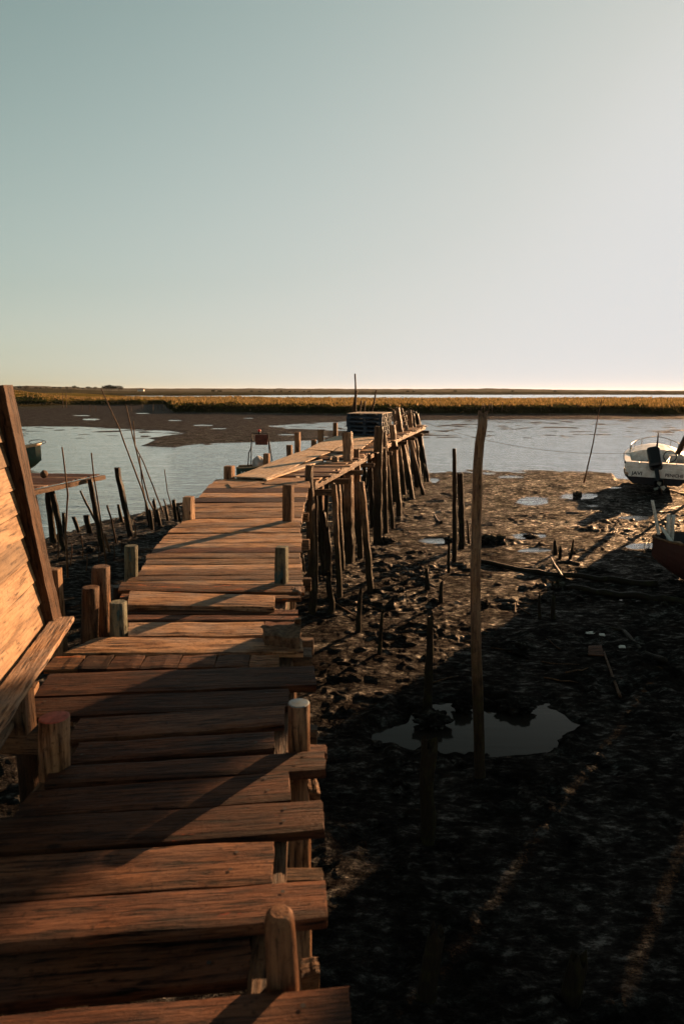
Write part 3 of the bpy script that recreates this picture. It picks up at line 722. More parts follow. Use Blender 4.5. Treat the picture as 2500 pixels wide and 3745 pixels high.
dpost(1046, 1135, 2590, 2745, 'post', topmat=M['blue_top'], rough=.02)
dpost(116, 236, 2650, 2835, 'post', topmat=M['red_top'], rough=.03)
dpost(1004, 1053, 2006, 2137, 'teal_paint', square=True)
dpost(447, 498, 2002, 2112, 'teal_paint')
dpost(1033, 1072, 1776, 1908, 'post', square=True)
dpost(667, 705, 1820, 1901, 'post_bright', square=True)
dpost(817, 853, 1707, 1752, 'post', square=True)
dpost(962, 985, 1660, 1696, 'post', square=True)
dpost(1047, 1068, 1629, 1668, 'post', square=True)
dpost(1077, 1098, 1581, 1657, 'post', square=True)
dpost(1138, 1156, 1609, 1632, 'post', square=True)
dpost(1162, 1182, 1573, 1620, 'post', square=True)
dpost(1217, 1234, 1547, 1595, 'post', square=True)
dpost(283, 350, 2158, 2335, 'post'); dpost(324, 395, 2082, 2300, 'post'); dpost(388, 454, 2212, 2322, 'teal_paint', rough=.1)

def pile(top, bot, wpx, m='pile', square=False, wtop=None, rough=.08, jag=.02, parent=pier, name='pile', mid=None, label=None, cat=None, group=None, gzv=.06, sides=12):
    wpx = wpx*(1.22 if parent is pier else 1.0); b = P(*bot, gzv); t = AY(*top, b.y); r = wpx/2/F*b.y; rt = (wtop or wpx)/2/F*b.y
    pts = [(Vector((b.x, b.y, -.35)), r*1.05), (b, r)]
    if mid:
        for q in mid:
            v = AY(q[0], q[1], b.y); pts.append((v, r+(rt-r)*(v.z-b.z)/(t.z-b.z)))
    pts.append((t, rt))
    return post(name, pts, M[m], parent, square=square, rough=rough, jagtop=jag, label=label, cat=cat, group=group, sides=sides, yaw=random.uniform(-.45, -.15) if square else 0)
s_ = .51
pile(z3(648, 697), z3(675, 1750), 22, square=True)
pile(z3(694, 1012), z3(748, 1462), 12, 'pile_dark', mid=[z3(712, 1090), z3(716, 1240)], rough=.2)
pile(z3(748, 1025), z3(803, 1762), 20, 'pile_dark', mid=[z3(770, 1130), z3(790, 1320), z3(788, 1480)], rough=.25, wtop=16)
pile(z3(835, 632), z3(883, 1445), 20, square=True)
pile(z3(824, 826), z3(868, 1640), 17, square=True)
pile(z3(924, 456), z3(940, 1392), 27, square=True)
pile(z3(985, 577), z3(1015, 1352), 19, square=True)
pile(z3(1020, 812), z3(1090, 1610), 20, square=True)
pile(z3(1142, 413), z3(1135, 1252), 27)
pile(z3(1180, 456), z3(1196, 1172), 15, square=True)
pile(z3(1186, 470), z3(1246, 1137), 13)
pile(z3(1245, 403), z3(1294, 1062), 17, square=True)
pile(z3(1276, 277), z3(1388, 935), 14, square=True)
pile(z3(1318, 402), z3(1372, 835), 14, square=True)
pile(z3(1302, 277), z3(1432, 790), 11)
pile(z3(1340, 402), z3(1462, 902), 12)
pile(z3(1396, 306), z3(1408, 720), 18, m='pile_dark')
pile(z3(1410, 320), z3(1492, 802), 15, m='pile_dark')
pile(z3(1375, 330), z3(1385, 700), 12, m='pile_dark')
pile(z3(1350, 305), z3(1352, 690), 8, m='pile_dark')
for (tx, ty, bx, by, wd) in ((1045, 600, 1040, 820, 18), (1110, 560, 1100, 790, 16), (1205, 500, 1235, 760, 9), (1300, 480, 1285, 745, 10), (925, 800, 930, 1050, 10), (740, 800, 728, 1010, 7), (770, 790, 768, 930, 12), (600, 1330, 610, 1450, 8), (890, 800, 860, 1000, 8), (1075, 640, 1060, 850, 10)):
    pile(z3(tx, ty), z3(bx, by), wd*s_*1.4, 'pile_dark', rough=.12)
for (tx, ty, bx, by, wd, mm_) in ((1252, 300, 1290, 700, 9, 'pile'), (1268, 352, 1310, 760, 10, 'pile'), (1290, 318, 1330, 740, 8, 'pile_dark'), (1335, 325, 1362, 700, 9, 'pile'), (1372, 345, 1395, 720, 10, 'pile_dark'), (1418, 330, 1452, 730, 10, 'pile'), (1225, 385, 1250, 800, 9, 'pile'), (1160, 430, 1178, 900, 8, 'pile_dark'), (1345, 360, 1420, 640, 7, 'pile'), (1390, 300, 1330, 620, 6, 'pile')):
    pile(z3(tx, ty), z3(bx, by), wd, mm_, rough=.15, jag=.06)
for (tx, ty, by, wd) in ((1305, 702, 880, 22), (1330, 718, 860, 14), (1470, 690, 810, 12)):
    pile(z3(tx, ty), z3(tx+8, by), wd*s_, 'pile_dark', rough=.25, jag=.08)
for yv in (5.6, 8.0, 11.9):
    for xx in (-1.95,): post('pile', [(Vector((xx-.01*yv, yv, -.3)), .06), (Vector((xx+.06, yv, DZ-.08)), .055)], M['pile_dark'], pier)
for t in (.1, .22, .34, .46, .58, .7, .84, .97):
    a, b = L2(t); post('pile', [(Vector((a.x-.1, a.y+.1, -.3)), .06), (Vector((a.x+.03, a.y, a.z-.06)), .055)], M['pile_dark'], pier)
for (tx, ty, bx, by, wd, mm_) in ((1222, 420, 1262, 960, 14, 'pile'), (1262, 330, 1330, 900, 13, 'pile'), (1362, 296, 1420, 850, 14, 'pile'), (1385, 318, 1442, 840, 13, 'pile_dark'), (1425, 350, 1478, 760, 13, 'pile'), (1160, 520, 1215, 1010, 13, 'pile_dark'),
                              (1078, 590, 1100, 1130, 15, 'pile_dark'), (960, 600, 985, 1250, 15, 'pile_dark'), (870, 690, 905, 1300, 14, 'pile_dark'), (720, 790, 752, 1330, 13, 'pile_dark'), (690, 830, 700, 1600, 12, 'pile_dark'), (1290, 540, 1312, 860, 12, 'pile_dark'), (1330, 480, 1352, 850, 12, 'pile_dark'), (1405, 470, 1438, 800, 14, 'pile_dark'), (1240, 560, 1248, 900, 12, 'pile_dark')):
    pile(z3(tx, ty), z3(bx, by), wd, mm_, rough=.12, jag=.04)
# rails and braces round the pier head
def stick(a, b, r, m='stake', name='brace'):
    a = Vector(a); b = Vector(b); post(name, [(a, r), (a.lerp(b, .5)+Vector((0, 0, .01)), r*.95), (b, r*.9)], M[m], pier, sides=8)
for (a, b, Y1, Y2, r) in ((z3(1250, 395), z3(1345, 300), 25, 29, .03), (z3(1255, 345), z3(1395, 335), 27, 29, .035), (z3(1230, 440), z3(1290, 370), 24, 27, .03), (z3(1210, 275), z3(1262, 296), 25, 27, .03), (z3(1320, 380), z3(1400, 345), 27, 30, .04), (z3(1175, 505), z3(1260, 440), 22, 25, .035),
                          (z3(1330, 545), z3(1395, 545), 26, 27, .02), (z3(1060, 720), z3(1170, 600), 19, 18, .03), (z3(880, 620), z3(960, 760), 17, 17, .02)):
    stick(AY(*a, Y1), AY(*b, Y2), r, 'post')
# the worn timber lump by the right edge
blk = slab('timber_block', P(*z4(1208, 470), DZ+.07), P(*z4(1372, 475), DZ+.085), P(*z4(1372, 412), DZ+.095), P(*z4(1215, 418), DZ+.08), .10, M['crust'], None, jag=.035, warp=.03, chip=.06, nails=False, seg=14)
tag(blk, 'crusted rotten timber lump lying on the boards at the right edge of the pier', 'timber block')
post('post', [(P(*z4(1366, 500), DZ-.3)*1.0, .022), (AY(*z4(1366, 392), P(*z4(1366, 490), DZ).y), .02)], M['post_bright'], pier, square=True)
for (x, y0, y1) in ((1348, 228, 345), (1322, 290, 345)):
    b = P(*z4(x, y1), DZ-.35); t = AY(*z4(x, y0), b.y); post('post', [(b, .014), (t, .013)], M['post_bright'], pier, square=True, sides=8)
for (x, y0, y1) in ((1298, 895, 1010), (1258, 915, 975), (1330, 1085, 1220), (1195, 880, 910)):
    q = z4(x, y0) if x != 1195 else z6(x, y0); q1 = z4(x, y1) if x != 1195 else z6(x, y1)
    b = P(*q1, DZ-.30); t = P(*q, DZ-.05); post('wedge', [(b, .012), (t, .012)], M['post_bright'], pier, square=True, sides=8)

# ------------------------------------------------------------------ the hut on the left
ZS = DZ+.22
cb = P(192, 2285, ZS)                     # far bottom corner
ct = AY(2, 1400, cb.y)
back = P(0, 2545, ZS)-cb; back.z = 0; back.normalize()      # towards the camera along the wall
lean = (ct-cb)/(ct.z-cb.z)                # per metre of height
hut = thing('wooden_hut', 'sunlit cream plank hut with a leaning corner post at the left edge of the pier', 'hut', cb)
L_w = 2.3
nb_ = 10; bh = .132
for i in range(nb_):
    z0 = i*bh; z1_ = z0+bh-.010
    a = cb+lean*z0; b = cb+lean*z1_
    o_ = Vector((.0, 0, 0))+Vector((-.055, 0, 0))
    slab('wall_board', a+o_, a+back*L_w+o_, b+back*L_w+o_+Vector((-.012, 0, 0)), b+o_+Vector((-.012, 0, 0)), .02, M['wall'], hut, jag=.004, warp=.006, nails=False, seg=24)
Hh = nb_*bh+.02
# corner post: thick plank proud of the wall
def prism(name, c0, c1, ux, uy, m, parent, jag=.008, n=26):
    """bar from c0 to c1 with half axes ux, uy"""
    _seed[0] += 1; q = _seed[0]
    verts = []; faces = []
    d = (c1-c0).normalized()
    prof = [(-1, -1), (0, -1.02), (1, -1), (1.03, 0), (1, 1), (0, 1.02), (-1, 1), (-1.02, 0)]
    for i in range(n+1):
        c = c0.lerp(c1, i/n)
        for k, (s, t) in enumerate(prof):
            verts.append(c+ux*s+uy*t+ux.normalized()*nz(i*.5+q, k*.7, 1)*jag+uy.normalized()*nz(i*.5+q, k*.7, 5)*jag)
    for i in range(n):
        for k in range(8): k2 = (k+1) % 8; faces.append((i*8+k, i*8+k2, (i+1)*8+k2, (i+1)*8+k))
    faces.append(tuple(reversed(range(8)))); faces.append(tuple(n*8+k for k in range(8)))
    z = d; x = ux.normalized(); y = z.cross(x).normalized()
    fr = Matrix(((x.x, y.x, z.x, c0.x), (x.y, y.y, z.y, c0.y), (x.z, y.z, z.z, c0.z), (0, 0, 0, 1)))
    return link(name, verts, faces, m, parent, fr)
nrm = Vector((-back.y, back.x, 0)).normalized()
if nrm.x < 0: nrm = -nrm
cpost0 = cb+lean*(-.02)+nrm*.0
prism('corner_post', cpost0-back*.08-nrm*.03, cpost0+lean*1.35-back*.06-nrm*.19, nrm*.042, back*.085, M['corner'], hut, jag=.005)
# sill plank under the wall
def hboard(name, a, b, w_, th, m, parent=hut, roll=0):
    a = Vector(a); b = Vector(b); d = (b-a).normalized(); s = Vector((-d.y, d.x, 0)).normalized()
    if s.x < 0: s = -s
    s = s*w_/2
    slab(name, a+s, b+s, b-s, a-s, th, M[m], parent, nails=False, jag=.008)
hboard('sill', cb+nrm*.05-back*.06+Vector((0, 0, -.01)), cb+back*L_w+nrm*.05+Vector((0, 0, -.01)), .12, .035, 'deck')
hboard('lower_beam', P(*z4(165, 712), DZ+.02)-nrm*.02, P(*z4(165, 712), DZ+.02)+back*2.0-nrm*.02, .08, .04, 'deck')
box('floor_block', (-.05, -.05, -.2), (.05, .05, 0), M['post'], hut, Matrix.Translation(P(*z4(85, 720), ZS-.03)-cb))
for k in range(3):
    q = cb+back*(.15+k*.9)-nrm*.15
    post('stilt', [(Vector((q.x, q.y, -.3)), .06), (Vector((q.x, q.y, ZS-.06)), .055)], M['pile_dark'], hut)
# the end wall, side wall and roof out of the frame
wdt = 2.2
for i in range(nb_):
    z0 = i*bh; a = cb+lean*z0-nrm*.06; b = cb+lean*(z0+bh-.006)-nrm*.06
    slab('end_board', a-nrm*wdt-back*.01, a-back*.01, b-back*.01, b-nrm*wdt-back*.01, .02, M['wall'], hut, nails=False, seg=8)
r0 = cb+lean*(Hh+.02)
slab('roof', r0-nrm*.14-back*.2, r0-nrm*.14+back*(L_w+.1), r0+back*(L_w+.1)-nrm*(wdt+.1)+Vector((0, 0, .4)), r0-back*.2-nrm*(wdt+.1)+Vector((0, 0, .4)), .03, M['rust'], hut, nails=False, seg=16)
b2 = AY(*z4(250, 165), cb.y+.35); b3 = AY(*z4(252, 420), cb.y+.35)
post('hut_stake', [(Vector((b3.x, b3.y, -.3)), .045), (b2, .04)], M['post_bright'], None, label='short pale post standing just behind the hut corner', cat='post', square=True)

# ------------------------------------------------------------------ left mud stakes
def stake(pts, wpx, label, cat='stake', m='stake', wtop=None, name='mud_stake', group=None, jag=.01, rough=.1, gzv=.05, sides=9, square=False):
    """pts listed top to base in px"""
    bot = pts[-1]
    return pile(pts[0], bot, wpx, m, parent=None, name=name, mid=list(reversed(pts[1:-1])), label=label, cat=cat, group=group, wtop=wtop, jag=jag, rough=rough, gzv=gzv, sides=sides, square=square)
stake([z1(465, 90), z1(510, 190), z1(545, 265), z1(592, 395), z1(655, 560), z1(702, 725)], 8, 'tallest thin bent stick leaning left over the channel', wtop=4, name='tall_stick')
stake([z1(577, 160), z1(608, 300), z1(640, 430), z1(682, 600), z1(735, 705)], 7, 'second tallest thin leaning stick, just right of the tallest one', wtop=4, name='tall_stick')
stake([z1(612, 238), z1(620, 350), z1(660, 430), z1(700, 530), z1(748, 655)], 6, 'rightmost stick of the three tall ones crossing near the shore', wtop=4, name='tall_stick')
stake([z1(640, 400), z1(652, 520), z1(668, 600)], 5, 'thin dark stick tangled low among the three tall ones', wtop=4, name='tall_stick')
stake([z1(755, 460), z1(768, 560), z1(792, 645)], 5, 'thin short stick standing alone left of the middle pier post', wtop=3, name='thin_stick')
stake([z1(537, 453), z1(602, 772)], 18, 'thick dark square post leaning at the shore, in the middle of the left group', cat='post', m='pile_dark', name='mud_post', square=True)
stake([z1(413, 505), z1(474, 842)], 19, 'thick dark post leaning beside the end of the small jetty', cat='post', m='pile_dark', name='mud_post')
stake([z1(420, 385), z1(432, 500), z1(455, 640), z1(490, 902)], 7, 'long thin stick in front of the thick post by the jetty end', wtop=5, name='thin_stick')
stake([z1(285, 357), z1(300, 470), z1(312, 580), z1(302, 740), z1(312, 965)], 9, 'long thin crooked stick standing nearest the hut', wtop=5, name='thin_stick')
stake([z1(370, 558), z1(395, 615), z1(438, 690), z1(455, 730)], 12, 'short slanting post leaning left against the thick jetty end post', cat='post', m='pile_dark', wtop=7, name='mud_post')
stake([z1(492, 625), z1(515, 700), z1(532, 795)], 7, 'crooked thin branch between the two thick dark posts', name='thin_stick')
stake([z1(338, 678), z1(362, 745)], 15, 'short stump at the waterline nearest the jetty', cat='stump', m='pile_dark', name='stump')
stake([z1(397, 672), z1(412, 752)], 21, 'broad low stump at the waterline left of the slanting post', cat='stump', m='pile_dark', name='stump')
stake([z1(543, 622), z1(560, 702)], 15, 'stump leaning behind the thick square post', cat='stump', m='pile_dark', name='stump', wtop=10)
stake([z1(480, 755), z1(505, 842)], 10, 'short sunlit stub leaning on the mud below the jetty end post', cat='stump', m='stake', name='stump')
stake([z1(165, 580), z1(185, 680), z1(205, 810)], 6, 'thin stick under the small jetty beside the hut', name='thin_stick')
stake([z1(292, 660), z1(298, 760)], 13, 'short dark post behind the long crooked stick', cat='post', m='pile_dark', name='mud_post')
for k, (tx, ty, bx, by, w_) in enumerate(((330, 800, 322, 905, 5), (372, 760, 380, 870, 4), (262, 700, 268, 880, 6), (560, 790, 552, 850, 5), (615, 690, 622, 770, 6), (448, 790, 455, 890, 5), (400, 850, 396, 930, 5), (520, 800, 524, 880, 5))):
    stake([z1(tx, ty), z1((tx+bx)/2+4, (ty+by)/2), z1(bx, by)], w_, 'thin dark twig standing in the mud left of the pier', name='thin_twig', wtop=3, group='twigs standing in the mud left of the pier')
stake([z1(752, 598), z1(772, 660)], 6, 'thinnest of the short stakes by the shore below the pier post', name='thin_stick')
for k, (tx, ty, by, w_) in enumerate(((672, 615, 720, 9), (706, 603, 700, 12), (797, 604, 690, 14), (814, 632, 700, 11), (688, 650, 735, 14), (760, 640, 700, 10), (722, 650, 720, 14))):
    stake([z1(tx, ty), z1(tx+6, (ty+by)/2), z1(tx+12, by)], w_, 'short rotting stub in the cluster at the foot of the tall sticks', cat='stump', m='pile_dark', name='stump', group='rotting stubs under the tall sticks', jag=.05)

# small jetty
JZ = 1.78
jet = thing('small_jetty', 'low plank jetty on thick dark posts beside the hut on the left', 'jetty', (-7.2, 17, 0))
A = P(*z1(458, 486), JZ); B = P(*z1(128, 556), JZ)
dv = (B-A).normalized(); A2 = A; B2 = A+dv*((B-A).length+1.2)
off = Vector((-2.1, .2, 0))
for i in range(22):
    t0 = i/22; t1 = (i+.9)/22
    a = A2.lerp(B2, t0); b = A2.lerp(B2, t1)
    slab('plank', a+off*(1+random.uniform(-.02, .03)), a+Vector((random.uniform(-.02, .05), 0, 0)), b+Vector((random.uniform(-.02, .05), 0, 0)), b+off, .03, M[random.choice(['deck', 'deck_dark'])], jet, nails=False, seg=8)
side = Vector((-dv.y, dv.x, 0))
prism('edge_beam', A2+Vector((.08, .1, -.07)), B2+Vector((.08, 0, -.07)), side*.05, Vector((0, 0, .055)), M['beam'], jet)
for (tx, ty, bx, by, w_) in ((222, 560, 248, 822, 30), (240, 560, 300, 858, 26)):
    pile(z1(tx, ty), z1(bx, by), w_*.8, 'pile_dark', parent=jet, name='leg', gzv=-.1)
for q in (A2+off+Vector((.2, -.2, 0)), B2+off+Vector((.3, .3, 0))):
    post('leg', [(Vector((q.x, q.y, -.5)), .09), (Vector((q.x, q.y, JZ-.04)), .08)], M['pile_dark'], jet)
blob('bollard_stub', AY(*z1(203, 482), 17.4), (.09, .09, .10), M['post'], jet, amp=.1)

# ------------------------------------------------------------------ right mud: tall pole and stakes
stake([(1764, 1516), (1763, 1560), (1752, 1620), (1746, 1700), (1742, 1900), (1736, 2120), (1738, 2300), (1746, 2560), (1755, 2853)], 44, 'tall pale tapering pole standing alone in the mud right of the pier', cat='pole', m='pile_pale', name='tall_pole', wtop=34, jag=.04, rough=.045, sides=20)
stake([z2(513, 365), z2(516, 600), z2(514, 888)], 19, 'taller of the two thin dark posts behind the tall pole', cat='post', m='pile_dark', name='mud_post', wtop=14)
stake([z2(541, 478), z2(550, 824)], 22, 'thicker shorter one of the two dark posts behind the tall pole', cat='post', m='pile_dark', name='mud_post', square=True)
stake([z2(575, 695), z2(580, 800)], 11, 'small pointed stub right beside the pair of dark posts', cat='stump', m='pile_dark', name='stump', wtop=6)
stake([z2(1190, 140), z2(1170, 230), z2(1148, 350), z2(1108, 522)], 6, 'long thin leaning stick at the water edge left of the white boat', m='stake', name='thin_stick', wtop=3)
SD = [((975, 38), (975, 98), 20, 'left one of three short stakes near the fallen logs'), ((1002, 62), (1000, 118), 14, 'lowest middle one of three short stakes near the fallen logs'), ((1060, 36), (1045, 118), 13, 'rightmost leaning one of three short stakes near the fallen logs'),
      ((490, 50), (488, 182), 16, 'short dark post between the pier and the tall pole, behind the others'), ((388, 170), (388, 262), 24, 'stub with a chewed top nearest the pier piles'), ((456, 225), (453, 322), 22, 'pointed dark stub left of the tall pole at half its height'),
      ((905, 290), (905, 392), 17, 'thin short stake below the second fallen log'), ((970, 292), (962, 395), 24, 'short tilted stake beside the thin one below the second fallen log'), ((405, 385), (392, 800), 42, 'thick crooked dark pile rising at the left end of the grey pool'),
      ((600+8, 60), (607, 95), 10, 'tiny stub just left of the tall pole'), ((85, 270), (70, 460), 26, 'dark stub under the pier edge in the mud'), ((186, 360), (170, 560), 20, 'dark leaning stub between the pier and the grey pool')]
for t, b, w_, lb in SD:
    stake([z5(*t), z5(*b)], w_/1.25*1.1, lb, cat='stump', m='pile_dark', name='stump', jag=.06, rough=.18, wtop=w_/1.25*.7)
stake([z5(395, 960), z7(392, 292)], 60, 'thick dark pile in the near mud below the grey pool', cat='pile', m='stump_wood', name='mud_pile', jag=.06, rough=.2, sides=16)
def nearstump(tpx, tpy, wpx, Y, label):
    t = AY(tpx, tpy, Y); r = wpx/2/F*Y
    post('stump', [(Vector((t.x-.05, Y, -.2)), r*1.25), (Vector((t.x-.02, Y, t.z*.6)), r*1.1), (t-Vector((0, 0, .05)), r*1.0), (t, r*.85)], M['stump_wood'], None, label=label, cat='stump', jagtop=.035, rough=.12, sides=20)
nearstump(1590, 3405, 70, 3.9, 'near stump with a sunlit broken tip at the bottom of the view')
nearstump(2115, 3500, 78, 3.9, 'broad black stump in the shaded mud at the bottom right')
# crusted clumps in and around the pool
for (c, s, lb) in ((z5(410, 868), (.20, .16, .11), 'flat mushroom shaped crusted clump at the left end of the grey pool'), (z5(550, 800), (.11, .13, .09), 'round muddy clump in the grey pool beside the tall pole'), (z5(790, 800), (.22, .16, .07), 'wide low rock in the grey pool right of the tall pole'),
                   (z2(690, 795), (.33, .25, .16), 'dark boulder of mud right behind the tall pole'), (z2(1076, 590), (.16, .12, .18), 'small dark pointed lump in the bright puddle'), (z2(865, 770), (.2, .14, .06), 'flat muddy rock in the middle bright puddle'),
                   (z5(990, 262), (.14, .12, .14), 'muddy lump on the end of the second fallen log'), (z5(805, 540), (.16, .14, .10), 'dark round clump right of the tall pole above the pool'), (z5(650, 335), (.11, .1, .08), 'small sunlit stone just right of the tall pole'),
                   (z5(270, 275), (.08, .08, .08), 'small dark stone between pier and tall pole'), (z2(200, 800), (.2, .16, .12), 'muddy lump at the foot of the pier piles'), (z2(490, 790), (.12, .1, .10), 'stone in the puddle left of the pair of posts')):
    p = P(*c, .05); o = blob('mud_rock', (p.x, p.y, .05+s[2]*.3), s, M['terrain'], None, amp=.30, freq=2.4, sub=5); tag(o, lb, 'rock')

# fallen logs
def log(pts, r, label, z=.10, name='fallen_log', m='pile_dark'):
    v = [P(*q, z) for q in pts]; v2 = []
    for i in range(len(v)-1):
        for k in range(6): v2.append(v[i].lerp(v[i+1], k/6)+Vector((0, 0, nz(i+k*.3, r*50, 1)*r*.8)))
    v2.append(v[-1]); n = len(v2)
    o = tube(name, v2, r, M[m], None, 10, rr=[r*(1-.35*i/n)*(1+.18*nz(i*.7, r*90, 3)) for i in range(n)])
    tag(o, label, 'log')
log([z5(1445, 232), z5(1180, 212), z5(900, 180), z5(640, 130)], .075, 'upper long dark fallen log lying across the mud right of the tall pole')
log([z5(1700, 330), z5(1420, 305), z5(1200, 270), z5(1030, 252)], .085, 'lower dark fallen log running to the right edge by the red boat')
log([z5(1010, 200), z5(975, 150), z5(955, 110)], .03, 'short forked branch sticking up from the upper fallen log', z=.2, name='branch')
log([z5(1275, 750), z5(1240, 660), z5(1200, 545)], .022, 'pale thin branch lying in the debris below the logs', z=.09, name='branch', m='stake')
log([z5(1480, 590), z5(1380, 540), z5(1290, 445), z5(1190, 425)], .05, 'half sunk dark timber in the debris on the right', z=.07, name='fallen_log')
log([z3(1000, 1780), z3(900, 1720), z3(810, 1660)], .018, 'thin sunlit branch lying on the mud beside the pier', z=.10, name='branch', m='stake')
log([z2(456, 705), z2(440, 695), z2(425, 672)], .05, 'small curved driftwood piece on the mud between the pier and the posts', z=.08, name='driftwood')
bd = slab('board_scrap', P(*z5(1128, 555), .10), P(*z5(1200, 560), .10), P(*z5(1190, 510), .14), P(*z5(1130, 515), .14), .02, M['deck_dark'], None, nails=False); tag(bd, 'square board scrap lying on the mud debris', 'board')
for k, q in enumerate(((1180, 470), (1270, 525), (1120, 460))):
    p = P(*z5(*q), .1); o = slab('pale_scrap', p, p+Vector((.07+.02*k, -.03, .01)), p+Vector((.09, .03, .03)), p+Vector((.01, .05, .02)), .006, M['wht_rod'], None, nails=False, seg=6, jag=.03, chip=.05)
    tag(o, ['pale curled plastic scrap beside the half sunk timber', 'small pale scrap on the lower side of the half sunk timber', 'smallest pale scrap at the left of the debris'][k], 'scrap')

# ------------------------------------------------------------------ distant posts behind the pallets
for (pts, w_, lb) in (([z3(975, 33), z3(980, 150), z3(978, 330)], 7, 'tallest thin mast stick behind the pallets'), ([z3(987, 155), z3(970, 250), z3(955, 335)], 11, 'thick leaning pole crossing the tallest mast stick'),
                      ([z3(1020, 226), z3(1003, 330)], 8, 'short leaning stick right of the mast stick'), ([z3(1046, 230), z3(1036, 330)], 8, 'short upright stick in the middle behind the pallets'), ([z3(1128, 148), z3(1112, 230), z3(1090, 330)], 7, 'leaning stick over the right part of the pallets')):
    Y = 27.0; top = AY(*pts[0], Y); bot = AY(*pts[-1], Y); d = (bot-top)/(top.z-bot.z)
    foot = bot + d*(bot.z+.3); r = w_/2/F*Y
    post('tall_stick', [(foot, r*1.1), (bot, r)]+[(AY(*q, Y), r*.9) for q in reversed(pts[1:-1])]+[(top, r*.8)], M['stake'], None, sides=9, label=lb, cat='stick')

# ------------------------------------------------------------------ pallets
def make_pallet(mtx, label):
    t = thing('pallet', label, 'pallet', mat=mtx, group='stacked blue pallets on the pier')
    Wp, Dp = 1.2, .82
    def boards(name, z0, n_, wb, m, parent):
        verts = []; faces = []
        for i in range(n_):
            y0 = -Dp/2+(Dp-wb)*i/(n_-1); b = len(verts); jx = random.uniform(-.01, .01)
            for (x, y, z) in ((-Wp/2+jx, y0, z0), (Wp/2+jx, y0, z0), (Wp/2+jx, y0+wb, z0), (-Wp/2+jx, y0+wb, z0), (-Wp/2+jx, y0, z0+.02), (Wp/2+jx, y0, z0+.02), (Wp/2+jx, y0+wb, z0+.02), (-Wp/2+jx, y0+wb, z0+.02)): verts.append((x, y, z))
            for f in ((3, 2, 1, 0), (4, 5, 6, 7), (0, 1, 5, 4), (1, 2, 6, 5), (2, 3, 7, 6), (3, 0, 4, 7)): faces.append(tuple(b+k for k in f))
        link(name, verts, faces, m, parent, Matrix.Identity(4), world=False)
    boards('top_deck', .122, 6, .10, M['pallet_sunlit'] if 'topmost' in label else M['pallet_blue'], t)
    boards('bottom_deck', 0, 3, .10, M['pallet_blue'], t)
    boards('crosspiece', .021, 3, .10, M['pallet_blue'], t)
    for bx in (-Wp/2+.06, 0, Wp/2-.06):
        for by in (-Dp/2+.055, 0, Dp/2-.055):
            box('block', (bx-.055, by-.05, .043), (bx+.055, by+.05, .120), M['pallet_blue'], t, Matrix.Identity(4), bev=.002)
            break_ = 0
    return t
def copy_pallet(src, mtx, label, top=False):
    c = src.copy(); col.objects.link(c); c.matrix_local = mtx; c['label'] = label; ROOT[c.name] = mtx
    for ch in src.children_recursive:
        d = ch.copy(); col.objects.link(d); d.parent = c
    return c
base = P(*z3(952, 482), DZ+.11); yaw = -R(14)
fx = Vector((math.cos(yaw), math.sin(yaw), 0)); fy = Vector((-math.sin(yaw), math.cos(yaw), 0))
pz = DZ+.135
names = ['bottom', 'second lowest', 'third', 'fourth', 'topmost']
c0 = AY(*z3(915, 345), base.y+.3); c0.z = pz
proto_b = proto_t = None
for col_i, where in enumerate(('front', 'back')):
    for k in range(5 if col_i == 0 else 5):
        cc = c0+fx*(.6+random.uniform(-.02, .02))+fy*(.41+col_i*.86)+Vector((0, 0, k*.1435-.0))
        mt = Matrix.Translation(cc) @ Matrix.Rotation(yaw+random.uniform(-.015, .015), 4, 'Z')
        lb = '%s pallet of the %s stack of blue pallets on the pier' % (names[k], where)
        if k == 4:
            if proto_t is None: proto_t = make_pallet(mt, lb)
            else: copy_pallet(proto_t, mt, lb)
        else:
            if proto_b is None: proto_b = make_pallet(mt, lb)
            else: copy_pallet(proto_b, mt, lb)

